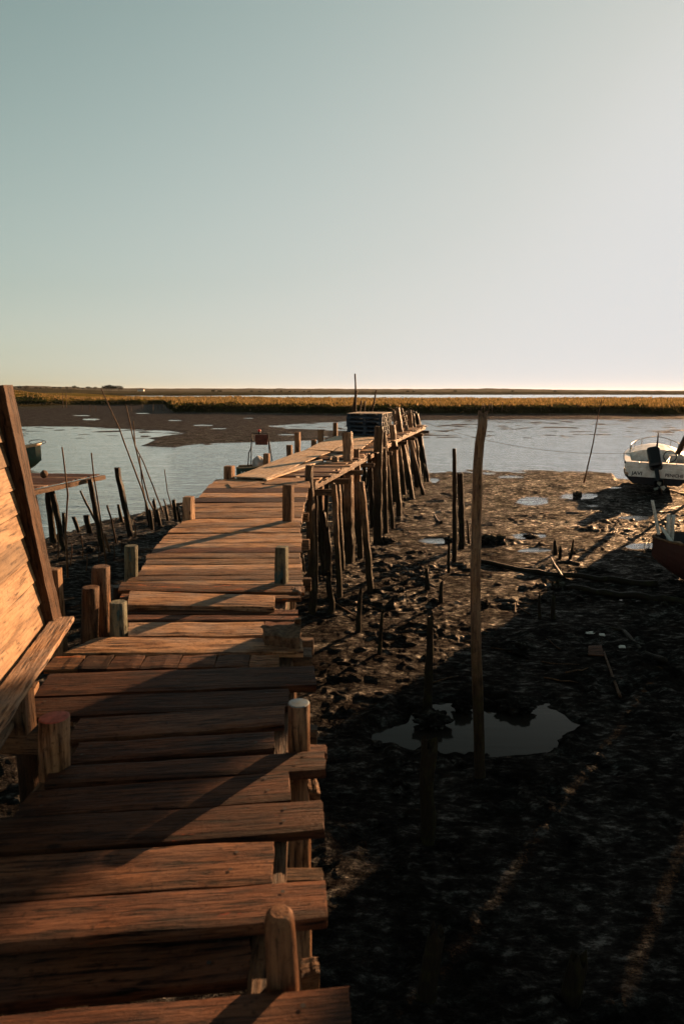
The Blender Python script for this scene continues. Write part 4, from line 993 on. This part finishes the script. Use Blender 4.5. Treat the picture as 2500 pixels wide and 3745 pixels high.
# ------------------------------------------------------------------ boats
def hull_verts(L, B, D, stern=.85, full=2.2, sheer=.25, n=22, k=9, vee=.25, thick=.04, inset=0.0, zoff=0.0):
    """x forward from stern (0) to bow (L); returns grid half sections"""
    rows = []
    for i in range(n+1):
        t = i/n
        b = B/2*(stern+(1-stern)*math.sin(min(t/.45, 1)*PI/2))*(max(0, 1-max(0, (t-.45)/.55)**full))**.8
        b = max(b-inset, .0)
        top = D+sheer*t*t
        keel = D*.85*max(0, (t-.75)/.25)**2.2*.8 + inset*.8+zoff
        rows.append((t*L-(inset if i == n else 0), b, top, keel))
    return rows
def hull(name, L, B, D, m, parent, mi=None, stern=.85, full=2.2, sheer=.25, vee=.18, thick=.035, open_=True, world=False, floor=.25):
    n, k = 24, 8; verts = []; faces = []; fm = {}
    def shell(inset, zlift):
        rows = hull_verts(L, B, D, stern, full, sheer, n, inset=inset); out = []
        for (x, b, top, keel) in rows:
            ring = []
            for s in (-1, 1):
                for j in (range(k, -1, -1) if s < 0 else range(1, k+1)):
                    u = j/k; y = b*(math.sin(u*PI/2)**.62)*(.90+.10*u); z = keel+(top-keel)*(vee*u+(1-vee)*(u**2.6))
                    if zlift: z = max(z, floor) if u < .999 else top-.0
                    ring.append((x, s*y, z))
            out.append(ring)
        return out
    o = shell(0, 0); i_ = shell(thick, 1); K = 2*k+1
    for r in o: verts += r
    b1 = len(verts)
    for r in i_: verts += [(x+(.03 if q == 0 else 0), y, z) for q, (x, y, z) in enumerate(r)]
    for i in range(n):
        for j in range(K-1):
            faces.append((i*K+j, i*K+j+1, (i+1)*K+j+1, (i+1)*K+j))
            fm[len(faces)] = 1; faces.append((b1+i*K+j, b1+(i+1)*K+j, b1+(i+1)*K+j+1, b1+i*K+j+1))
        for j in (0, K-1):
            faces.append((i*K+j, (i+1)*K+j, b1+(i+1)*K+j, b1+i*K+j))
    faces.append(tuple(reversed(range(K))))
    return link(name, verts, faces, m, parent, Matrix.Identity(4), world=world, mats=[mi or m], fmat=fm, smooth=False)
def text_mesh(s, size, m, parent, mtx, name='lettering', ext=.002, squeeze=1.0):
    cu = bpy.data.curves.new('t', 'FONT'); cu.body = s; cu.size = size; cu.align_x = 'CENTER'; cu.extrude = ext; cu.offset = size*.018
    to = bpy.data.objects.new('t', cu); col.objects.link(to)
    dg = bpy.context.evaluated_depsgraph_get(); me = bpy.data.meshes.new_from_object(to.evaluated_get(dg)); bpy.data.objects.remove(to)
    for v in me.vertices: v.co.x *= squeeze
    me.materials.clear(); me.materials.append(m); me.name = name
    o = bpy.data.objects.new(name, me); col.objects.link(o); o.parent = parent; o.matrix_local = mtx; return o

# white motor boat, seen from astern
YB = 27.0
o1 = AY(2397, 1757, YB)
SC = 1.30
bm_ = Matrix.Translation(Vector((o1.x, YB, o1.z-.14))) @ Matrix.Rotation(R(67), 4, 'Z') @ Matrix.Rotation(R(1.5), 4, 'X') @ Matrix.Scale(SC, 4)
boat = thing('motor_boat', 'white open motor boat with a black tilted outboard resting on the mud at the right', 'boat', mat=bm_)
Lb, Bb, Db = 4.3, 1.95, .62
# hull: transom at x=0, bow away. outer rim
hull('hull', Lb, Bb, Db, M['white'], boat, M['grey_int'], stern=.93, full=2.6, sheer=.32, vee=.25, floor=.20)
hb = []
rows = hull_verts(Lb, Bb, Db, .93, 2.6, .32, 24)
for s in (-1, 1):
    tube('fender_rail', [(x, s*(b+.012), top-.02) for (x, b, top, kk) in rows], .030, M['black'], boat, 8, world=False)
    # gunwale deck
    v = []; f = []
    for (x, b, top, kk) in rows:
        v += [(x, s*b, top+.012), (x, s*max(b-.17, 0), top+.02), (x, s*max(b-.17, 0), top-.03)]
    for i in range(len(rows)-1):
        for q in range(2): f.append((i*3+q, (i+1)*3+q, (i+1)*3+q+1, i*3+q+1))
    link('gunwale', v, f, M['white'], boat, Matrix.Identity(4), world=False)
    box('stern_corner', (-.02, s*.70-.20, .30), (.35, s*.70+.20, Db+.015), M['white'], boat, Matrix.Identity(4), bev=.03)
# dark bottom band
v = []; f = []
for (x, b, top, kk) in rows[:20]:
    for s in (-1, 1): v += [(x-.015, s*(b*.985+.004), .20), (x-.015, s*b*.72, -.03)]
for i in range(19):
    a = i*4
    f += [(a, a+4, a+5, a+1), (a+2, a+3, a+7, a+6), (a+1, a+5, a+7, a+3)]
f.append((0, 1, 3, 2))
link('bottom', v, f, M['hull_dark'], boat, Matrix.Identity(4), world=False)
# transom upper part lower in the middle, inner well
box('transom', (-.035, -.80, .185), (.03, .80, .44), M['white'], boat, Matrix.Identity(4), bev=.01)
box('well_bulkhead', (.34, -.72, .22), (.38, .72, .60), M['grey_int'], boat, Matrix.Identity(4), bev=.01)
for yy in (-.42, .42): box('locker_hatch', (.325, yy-.2, .30), (.339, yy+.2, .52), M['white'], boat, Matrix.Identity(4), bev=.004)
box('bench', (.38, -.72, .50), (.72, .72, .60), M['grey_int'], boat, Matrix.Identity(4), bev=.02)
# foredeck and raised cuddy with a curved aft bulkhead
v = []; f = []
for (x, b, top, kk) in [r for r in rows if r[0] > 1.9]:
    for j in range(9):
        u = -1+j/4; v.append((x, u*b*.97, top+.02+.20*(1-u*u)*min(1, (Lb-x)/1.2)))
m_ = len(v)//9
for i in range(m_-1):
    for j in range(8): f.append((i*9+j, (i+1)*9+j, (i+1)*9+j+1, i*9+j+1))
b0 = len(v)
for j in range(9):
    x, y, z = v[j]; v.append((x, y, .22))
for j in range(8): f.append((j, j+1, b0+j+1, b0+j))
link('foredeck', v, f, M['white'], boat, Matrix.Identity(4), world=False)
# console and wheel
box('console', (1.55, -.62, .22), (1.85, -.16, .78), M['grey_int'], boat, Matrix.Identity(4), bev=.03)
wc = Vector((1.46, -.38, .74)); wp = []
for k in range(25):
    a = 2*PI*k/24; wp.append(wc+Vector((.05*math.sin(a), .19*math.cos(a), .18*math.sin(a))))
wheel = tube('steering_wheel', wp, .017, M['black'], boat, 8, world=False)
for a in (PI/2, PI*1.17, PI*1.83):
    tube('spoke', [wc-wc.lerp(wc, 0)+Vector((0, 0, 0))+Vector((.05*math.sin(a), .19*math.cos(a), .18*math.sin(a)))-wp[0]+wc*0, wc-wp[0]], .012, M['black'], wheel, 6, world=False)
# outboard, tilted up
ob = thing('tmp', None, None)
bpy.data.objects.remove(ob)
OM = Matrix.Translation(Vector((-.12, .02, .42))) @ Matrix.Rotation(R(-14), 4, 'X') @ Matrix.Rotation(R(34), 4, 'Y') @ Matrix.Scale(1.25, 4)
def rbox(name, lo, hi, m, mtx, bev, par=boat): return box(name, lo, hi, m, par, mtx, bev=bev)
eng = rbox('outboard', (-.20, -.15, .04), (.18, .15, .60), M['black'], OM, .07)
def ebox(name, lo, hi, m, bev): return box(name, lo, hi, m, boat, OM, bev=bev)
ebox('outboard_leg', (-.09, -.05, -.50), (.08, .05, .08), M['black'], .02)
ebox('anticavitation_plate', (-.26, -.10, -.40), (.12, .10, -.375), M['black'], .004)
ebox('gearcase', (-.20, -.045, -.60), (.16, .045, -.50), M['black'], .03)
pv = []; pf = []
for k in range(3):
    a = 2*PI*k/3; b0 = len(pv)
    for (r_, da, dx) in ((.02, -.3, 0), (.13, -.5, .02), (.15, .1, -.01), (.10, .5, -.03), (.02, .3, -.02)):
        for tk in (0, .008): pv.append((OM @ Vector((-.21+dx-tk, r_*math.sin(a+da), -.55+r_*math.cos(a+da)))))
    pf += [(b0, b0+2, b0+4, b0+6, b0+8), (b0+9, b0+7, b0+5, b0+3, b0+1)]
link('propeller', pv, pf, M['steel'], boat, Matrix.Translation(OM @ Vector((-.21, 0, -.55))), world=False)
# bow rail, mast light
rl = []
for (x, b, top, kk) in [r for r in rows if r[0] > 2.2]: rl.append((x, b*.85, top+.26))
rl2 = [(x, -y, z) for x, y, z in rl][::-1]
tube('bow_rail', [(rl[0][0]-.25, rl[0][1], rl[0][2]-.25)]+rl+rl2+[(rl[0][0]-.25, -rl[0][1], rl[0][2]-.25)], .014, M['steel'], boat, 6, world=False)
for (x, b, top, kk) in [rows[15], rows[18], rows[21]]:
    for s in (-1, 1): tube('rail_post', [(x, s*b*.85, top+.02), (x+.02, s*b*.85, top+.26)], .012, M['steel'], boat, 6, world=False)
tube('mast_light', [(2.5, .0, .95), (2.52, .0, 1.45)], .03, M['iron'], boat, 8, world=False, rr=[.035, .015])
tube('painter_line', [(2.4, .05, .93), (2.0, .12, .75), (1.6, .25, .55), (1.1, .45, .45)], .015, M['rope_dark'], boat, 6, world=False)
TM = Matrix(((0, 0, -1, -.041), (-1, 0, 0, 0), (0, 1, 0, 0), (0, 0, 0, 1)))
text_mesh('JAVI', .15, M['lettering'], boat, Matrix.Translation((0, .56, .245)) @ TM, squeeze=1.15)
text_mesh('PENICHE', .135, M['lettering'], boat, Matrix.Translation((0, -.48, .245)) @ TM, squeeze=.95)
for ps in (((.6, .98, .6), (.3, 1.15, .3), (-.15, 1.3, .05)), ((.5, 1.0, .5), (.2, 1.45, .2), (-.1, 1.9, .04))):
    pass

# mooring rope from the pier head to the boat
a = AY(*z3(1435, 368), 28.5); b = AY(2300, 1658, 26.9); rp = []
for k in range(31):
    t = k/30; q = a.lerp(b, t); q.z = a.z+(b.z-a.z)*t-1.0*4*t*(1-t)*.42; rp.append(q)
ro = tube('mooring_rope', rp, .007, M['rope'], None, 6); tag(ro, 'slack mooring rope sagging from the pier head to the white boat', 'rope')

# red wooden boat at the right edge
tip = P(*z8(582, 1620), 1.00)
rm = Matrix.Translation(Vector((tip.x, tip.y, 0.02))) @ Matrix.Rotation(R(-12), 4, 'Z')
red = thing('red_boat', 'dark red wooden boat with white poles aboard at the right edge of the mud', 'boat', mat=rm)
RL, RB, RD = 5.2, 2.0, .86
# build with its bow at the origin: mirror by placing the hull rotated half a turn
hm_ = Matrix.Translation(Vector((RL, 0, 0))) @ Matrix.Rotation(PI, 4, 'Z')
def xf(lst): return [tuple(hm_ @ Vector(q)) for q in lst]
h_ = hull('hull', RL, RB, RD, M['red_hull'], red, M['hull_dark'], stern=.8, full=4.5, sheer=.14, vee=.12, floor=.3); h_.matrix_local = hm_
rrows = hull_verts(RL, RB, RD, .8, 4.5, .14, 24)
for s in (-1, 1):
    tube('gunwale_rail', xf([(x, s*(b+.01), top) for (x, b, top, kk) in rrows]), .028, M['beam'], red, 8, world=False)
for xx in (1.1, 2.5, 3.8):
    box('thwart', (xx-.12, -.86, .62), (xx+.12, .86, .66), M['deck_dark'], red, Matrix.Identity(4))
box('bow_plate', (.28, -.28, .84), (.62, .30, .87), M['deck'], red, Matrix.Identity(4))
def inred(v): return rm.inverted() @ v
def rod(a, b, Ya, Yb, r, label, m='wht_rod', name='white_pole'):
    p, q = AY(*a, Ya), AY(*b, Yb); o = post(name, [(q, r), (p, r*.95)], M[m], None, sides=10, rough=.02, label=label, cat='pole', topmat=M['black'] if 'black' in label else None); return o
yt = tip.y
rod(z8(574, 1190), z8(648, 1580), yt+.2, yt+.1, .035, 'slanting white pole with a black tip at the bow of the red boat')
rod(z8(760, 1355), z8(750, 1760), yt+.3, yt+.3, .042, 'left one of two upright white poles in the red boat')
rod(z8(817, 1362), z8(795, 1650), yt+.35, yt+.35, .042, 'right one of two upright white poles in the red boat')
rod(z8(680, 1500), z8(890, 1800), yt+.25, yt-.5, .045, 'white pole lying slantwise inside the red boat')
wl = blob('white_bundle', AY(*z8(850, 1780), yt-.25), (.14, .12, .05), M['wht_rod'], None, amp=.3, freq=2); tag(wl, 'pale wrapped bundle lying on the side of the red boat', 'bundle')
for k in range(2):
    q = AY(*z8(520+k*40, 1700), yt-.1); pts = []
    for j in range(13):
        a = 2*PI*j/12; pts.append(q+Vector((.07*math.cos(a)*.8, .02, .14*math.sin(a))))
    o = tube('wire_hoop', pts, .006, M['iron'], None, 5); tag(o, ['left', 'right'][k]+' thin wire hoop hanging at the bow of the red boat', 'hoop')
# reddish mast of the boat beyond the right edge
mx = post('leaning_mast', [(AY(*z8(862, 662), 25.5), .09), (AY(*z8(875, 640), 25.5), .09), (AY(*z8(990, 400), 25.5), .08)], M['stake'], None, square=True, label='brown beam leaning into view behind the white boat at the right edge', cat='beam')

# green boats on the left and behind the pier
def green_boat(mtx, L, B, D, label, name='green_boat', rail=.035):
    t = thing(name, label, 'boat', mat=mtx)
    hull('hull', L, B, D, M['green_hull'], t, M['deck_dark'], stern=.75, full=2.4, sheer=.55, vee=.3, floor=.25)
    rr = hull_verts(L, B, D, .75, 2.4, .55, 24)
    for s in (-1, 1): tube('gunwale_rail', [(x, s*(b+.015), top) for (x, b, top, kk) in rr], rail, M['cream_rail'], t, 8, world=False)
    return t
gp = AY(150, 1640, 36)
g1 = green_boat(rail=.075, mtx=Matrix.Translation(Vector((gp.x, 36, .0))) @ Matrix.Rotation(R(12), 4, 'Z') @ Matrix.Translation(Vector((-5.2, 0, -.15))), L=5.2, B=1.9, D=.95, label= 'dark green boat with a cream bow showing behind the hut post')
post('bow_stem', [(Vector((4.75, 0, 1.35)), .09), (Vector((5.35, 0, 1.62)), .06)], M['cream_rail'], g1, square=True, world=False)
box('bow_deck', (3.9, -.35, 1.30), (4.8, .35, 1.36), M['cream_rail'], g1, Matrix.Identity(4))
bl = []
for k in range(17):
    a = PI*2*k/16; bl.append((5.05+.42*math.cos(a), .05, 1.58+.12*math.sin(a)))
tube('bow_roller_loop', bl, .018, M['iron'], g1, 6, world=False)

YM = 30.0
mp = AY(*z3(180, 708), YM)
mm = Matrix.Translation(Vector((AY(*z3(122, 708), YM).x, YM+.5, -.12)))
g2 = green_boat(mm, 3.0, 1.0, mp.z+.12, 'green boat with a metal frame aboard, mostly hidden behind the pier')
text_mesh('MAR', .26, M['white_letter'], g2, Matrix.Translation((.48, -.515, mp.z-.22)) @ Matrix.Rotation(PI/2, 4, 'X'))
def g(a, Y=YM+.15): return mm.inverted() @ AY(*a, Y)
tube('frame_bar', [g(z3(208, 720)), g(z3(215, 600)), g(z3(232, 565)), g(z3(236, 458)), g(z3(352, 462)), g(z3(368, 570)), g(z3(383, 660))], .028, M['iron'], g2, 6, world=False)
tube('frame_bar', [g(z3(230, 720)), g(z3(236, 460))], .025, M['iron'], g2, 6, world=False)
tube('frame_bar', [g(z3(372, 700)), g(z3(352, 470))], .025, M['iron'], g2, 6, world=False)
q0, q1 = g(z3(261, 470)), g(z3(351, 543))
box('rusty_plate', (min(q0.x, q1.x), q0.y-.02, min(q0.z, q1.z)), (max(q0.x, q1.x), q0.y+.02, max(q0.z, q1.z)), M['rust'], g2, Matrix.Identity(4))
lp = g(z3(291, 448)); tube('lamp_base', [lp+Vector((0, 0, -.12)), lp], .05, M['iron'], g2, 8, world=False)
blob('red_lamp', lp+Vector((0, 0, .05)), (.07, .07, .06), M['red_cap'], g2, amp=.02, world=False)
sk = blob('grey_sack', AY(*z3(280, 668), YM+.4), (.26, .26, .27), M['sack'], None, amp=.1, freq=1.2, sub=4); tag(sk, 'round grey sack sitting in the green boat behind the pier', 'sack')

# ------------------------------------------------------------------ unseen stilt huts added beyond the right edge, shaped to cast the long shade
U = Vector((math.cos(SUN_AZ), -math.sin(SUN_AZ), 0)); V_ = Vector((math.sin(SUN_AZ), math.cos(SUN_AZ), 0))
def shade_hut(c, hw, S, fl, top, label, roof=.6, gap_blocker=None):
    nc = V_*S+U*c
    nm = Matrix.Translation(Vector((nc.x, nc.y, 0))) @ Matrix.Rotation(-SUN_AZ, 4, 'Z')
    nh = thing('shade_hut', label, 'hut', mat=nm); I = Matrix.Identity(4)
    box('floor', (-hw-.08, -1.1, fl), (hw+.08, 1.1, fl+.12), M['deck_dark'], nh, I)
    box('wall', (-hw, -.95, fl+.123), (hw, .95, top), M['deck'], nh, I)
    v = [(-hw-.1, -1.1, top), (hw+.1, -1.1, top), (hw+.1, 1.1, top), (-hw-.1, 1.1, top), (-hw-.1, 0, top+roof), (hw+.1, 0, top+roof)]
    link('roof', v, [(0, 1, 5, 4), (2, 3, 4, 5), (0, 4, 3), (1, 2, 5), (3, 2, 1, 0)], M['rust'], nh, I, world=False)
    if gap_blocker: box('gap_blocker', (gap_blocker[0], -.6, fl+.13), (gap_blocker[1], .7, gap_blocker[2]), M['deck_dark'], nh, I)  # added box closing the light gap between the huts
    for (x, y) in ((-hw, -.9), (hw, -.9), (-hw, .9), (hw, .9)): post('stilt', [(Vector((x, y, -.3)), .08), (Vector((x, y, fl)), .07)], M['pile_dark'], nh, world=False)
shade_hut(-2.42, .47, 20.5, 1.3, 6.7, 'narrow grey plank hut on stilts, unseen beyond the right edge and shaped to cast shade, nearer the channel', gap_blocker=(.48, 1.065, 5.0))
shade_hut(-.25, .62, 20.5, 1.3, 6.7, 'wider grey plank hut on stilts, unseen beyond the right edge and shaped to cast shade, nearer the shore', gap_blocker=(-1.14, -.63, 5.0))
shade_hut(-3.75, .91, 31.0, 3.0, 5.5, 'long low grey shed on high stilts, unseen beyond the right edge and added to shade the mud, farthest out', roof=.3)
for k, (c, s, h, r_) in enumerate(((-3.25, 24, 6.8, .05), (.25, 24, 6.6, .05))):  # unseen poles put in to break up the shade
    q = V_*s+U*c
    post('shade_pole', [(Vector((q.x, q.y, -.3)), r_*1.1), (Vector((q.x+.05, q.y, h)), r_*.8)], M['stake'], None, label='tall unseen pole added beyond the right edge to streak the shade', cat='pole', group='shade poles added beyond the right edge')

# ------------------------------------------------------------------ distant trees, houses, marsh stakes
def far_tree(px, py_base, hpx, Y, first=[None]):
    x = (px-1250)/F*Y; h = hpx/F*Y; z = CAMZ-(py_base-HORIZON)/F*Y
    if first[0] is None:
        t = thing('far_tree', 'small dark round tree on the low far shore', 'tree', (x, Y, z), 0, 'small trees along the far shore')
        post('trunk', [(Vector((0, 0, -.1)), .06), (Vector((0, 0, .45)), .04)], M['bark'], t, world=False, sides=6)
        vs = []; fs = []; rng = random.Random(3)
        for k in range(420):
            u, v_, w_ = rng.gauss(0, 1), rng.gauss(0, 1), rng.gauss(0, 1); n_ = math.sqrt(u*u+v_*v_+w_*w_)+1e-6; rr = rng.uniform(.5, 1)*(1+.3*math.sin(u*3+v_*5))
            c = Vector((u/n_*.75*rr, v_/n_*.75*rr, .62+w_/n_*.38*rr)); b = len(vs)
            for j in range(3): vs.append(c+Vector((rng.uniform(-.13, .13), rng.uniform(-.13, .13), rng.uniform(-.09, .09))))
            fs.append((b, b+1, b+2))
        link('crown', vs, fs, M['leaf_far'], t, Matrix.Identity(4), world=False)
        t.scale = (h, h, h); first[0] = t; return
    s = first[0]; c = s.copy(); col.objects.link(c); c.matrix_local = Matrix.Translation(Vector((x, Y, z))) @ Matrix.Rotation(random.random()*6, 4, 'Z') @ Matrix.Diagonal((h*random.uniform(.8, 1.4), h*random.uniform(.8, 1.4), h*random.uniform(.8, 1.15), 1))
    for ch in s.children: d = ch.copy(); col.objects.link(d); d.parent = c
rt = random.Random(11)
for px in [395, 405, 412, 422, 430, 448, 456, 28, 52, 70, 95, 120, 150, 170, 190, 215, 235, 260, 285, 300, 320, 340, 360, 790, 800, 812, 930, 950, 985, 1012, 1035, 1060, 1085, 1110, 1135, 1480, 1490, 1510, 1660, 1862, 2010]:
    big = px in (405, 412, 422, 448)
    if px < 400: far_tree(px+rt.uniform(-4, 4), 1424, rt.uniform(6, 12), 1400+rt.uniform(-60, 60))
    elif px < 500: far_tree(px, 1427, 18 if big else 11, 1150)
    else: far_tree(px+rt.uniform(-6, 6), 1435, rt.uniform(5, 9), 1000+rt.uniform(-50, 80))
for (px, py, lb) in ((40, 1424, 'tiny white house among trees at the far left shore'), (528, 1428, 'tiny white house right of the tree clump on the horizon')):
    Y = 1100; x = (px-1250)/F*Y; z = CAMZ-(py+3-HORIZON)/F*Y
    t = thing('far_house', lb, 'house', (x, Y, z))
    box('wall', (-4.5, -3, 0), (4.5, 3, 2.6), M['plaster'], t, Matrix.Identity(4), bev=0)
    link('roof', [(-4.8, -3.3, 2.6), (4.8, -3.3, 2.6), (4.8, 3.3, 2.6), (-4.8, 3.3, 2.6), (-4.8, 0, 3.8), (4.8, 0, 3.8)], [(0, 1, 5, 4), (2, 3, 4, 5), (0, 4, 3), (1, 2, 5), (3, 2, 1, 0)], M['tile'], t, Matrix.Identity(4), world=False)
def far_stake(px, ytop, ybot, w_, label, group=None):
    b = P(px, ybot, .3); t = AY(px+rt.uniform(-1, 1), ytop, b.y); r = max(w_/2/F*b.y, .04)
    post('channel_stake', [(Vector((b.x, b.y, -.3)), r), (t, r*.8)], M['stake'], None, sides=6, label=label, cat='stake', group=group)
far_stake(230, 1435, 1490, 3, 'left one of two tall stakes on the far left mudflat'); far_stake(243, 1433, 1490, 3, 'right one of two tall stakes on the far left mudflat')
for px in (560, 578, 590, 600, 520, 480, 350, 330, 300, 615): far_stake(px, 1479+rt.uniform(-3, 4), 1500+rt.uniform(-4, 6), 2, 'thin short stake on the distant mudflat', 'thin stakes on the distant mudflat')
for px in (730, 655, 1052, 1137, 318): far_stake(px, 1447, 1470, 2, 'thin stake standing on the marsh', 'thin stakes on the marsh')
# old fence frame on the far bank
fence = thing('fish_rack', 'broken stick rack leaning on the dark bank across the channel', 'rack', tuple(P(*z2(690, 205), .3)))
for (a, b) in (((638, 205), (642, 160)), ((655, 205), (650, 158)), ((668, 205), (678, 158)), ((690, 205), (684, 156)), ((730, 208), (735, 150))):
    Y = P(*z2(690, 205), .3).y; p, q = AY(*z2(*a), Y), AY(*z2(*b), Y); p.z = .2
    post('stick', [(p, .09), (q, .07)], M['stake'], fence, sides=6)
p, q = AY(*z2(636, 158), Y), AY(*z2(738, 152), Y); post('rail', [(p, .07), (q, .07)], M['stake'], fence, sides=6)
for px in (774, 788): b = z2(px, 200); t = z2(px+rt.uniform(-3, 3), 152); pile(t, b, 3, 'stake', parent=None, name='channel_stake', label='thin pale stake on the dark bank right of the broken rack', cat='stake', group='thin stakes right of the rack', gzv=.3)

# ------------------------------------------------------------------ small clods, weed and sticks littering the mud
rc = random.Random(21); clod = None
spots = []
for k in range(150):
    py = 1790+rc.random()**1.3*1400; px = rc.uniform(1200, 2480) if k % 3 else rc.uniform(1220, 1560)
    if 2540 < py < 2760 and 1380 < px < 2130: continue
    spots.append((px, py))
for k in range(16): spots.append((rc.uniform(220, 640), rc.uniform(1960, 2120)))
for (px, py) in spots:
    q = P(px, py, .05); zz = gz(q.x, q.y)
    if zz < .01: continue
    sc_ = rc.uniform(.35, 1.2)*(.05 if q.y < 12 else .075)
    mt = Matrix.Translation(Vector((q.x, q.y, zz+sc_*.15))) @ Matrix.Rotation(rc.random()*6, 4, 'Z') @ Matrix.Diagonal((sc_*rc.uniform(.9, 2.2), sc_, sc_*rc.uniform(.3, .7), 1))
    if clod is None:
        clod = blob('mud_clod', (0, 0, 0), (1, 1, 1), M['terrain'], None, amp=.34, freq=2.2, sub=3); tag(clod, 'small dark clod of mud and weed lying on the mudflat', 'mud clod', 'clods littering the mudflat'); clod.matrix_local = mt
    else:
        c = clod.copy(); col.objects.link(c); c.matrix_local = mt
for k in range(18):
    px, py = (rc.uniform(1250, 2400), rc.uniform(1850, 2520)); q = P(px, py, .05)
    if gz(q.x, q.y) < .01: continue
    a = rc.uniform(-.6, .6)+(PI/2 if k % 3 == 0 else 0); L_ = rc.uniform(.2, .7); d = Vector((math.cos(a), math.sin(a), 0))*L_
    pts = []
    for j in range(5):
        v = q+d*(j/4)+Vector((nz(k, j, 1)*.04, nz(k, j, 4)*.04, 0)); v.z = gz(v.x, v.y)+.012; pts.append(v)
    o = tube('driftwood_stick', pts, .009, M['stake'], None, 6, rr=[.011, .012, .010, .009, .005]); tag(o, 'thin dark driftwood stick lying flat on the mud', 'driftwood', 'driftwood sticks on the mudflat')

# ------------------------------------------------------------------ air
hz = bpy.data.meshes.new('haze'); hx = 17000; zt = 70.0; zb_ = -3.0; y0 = -400.0; y1 = 19000.0
hz.from_pydata([(-hx, y0, zb_), (hx, y0, zb_), (hx, y1, zb_), (-hx, y1, zb_), (-hx, y0, zt), (hx, y0, zt), (hx, y1, zt), (-hx, y1, zt)], [], [(3, 2, 1, 0), (4, 5, 6, 7), (0, 1, 5, 4), (1, 2, 6, 5), (2, 3, 7, 6), (3, 0, 4, 7)])
m = bpy.data.materials.new('haze'); m.use_nodes = True; n = m.node_tree.nodes; n.clear()
vo = n.new('ShaderNodeVolumePrincipled'); vo.inputs['Color'].default_value = (.90, .90, .92, 1); vo.inputs['Density'].default_value = .000015; vo.inputs['Anisotropy'].default_value = .3
out = n.new('ShaderNodeOutputMaterial'); m.node_tree.links.new(vo.outputs[0], out.inputs['Volume'])
hz.materials.append(m); ho = bpy.data.objects.new('haze', hz); col.objects.link(ho); ho['kind'] = 'stuff'; ho['label'] = 'thin warm haze in the air over the far marsh'; ho['category'] = 'haze'
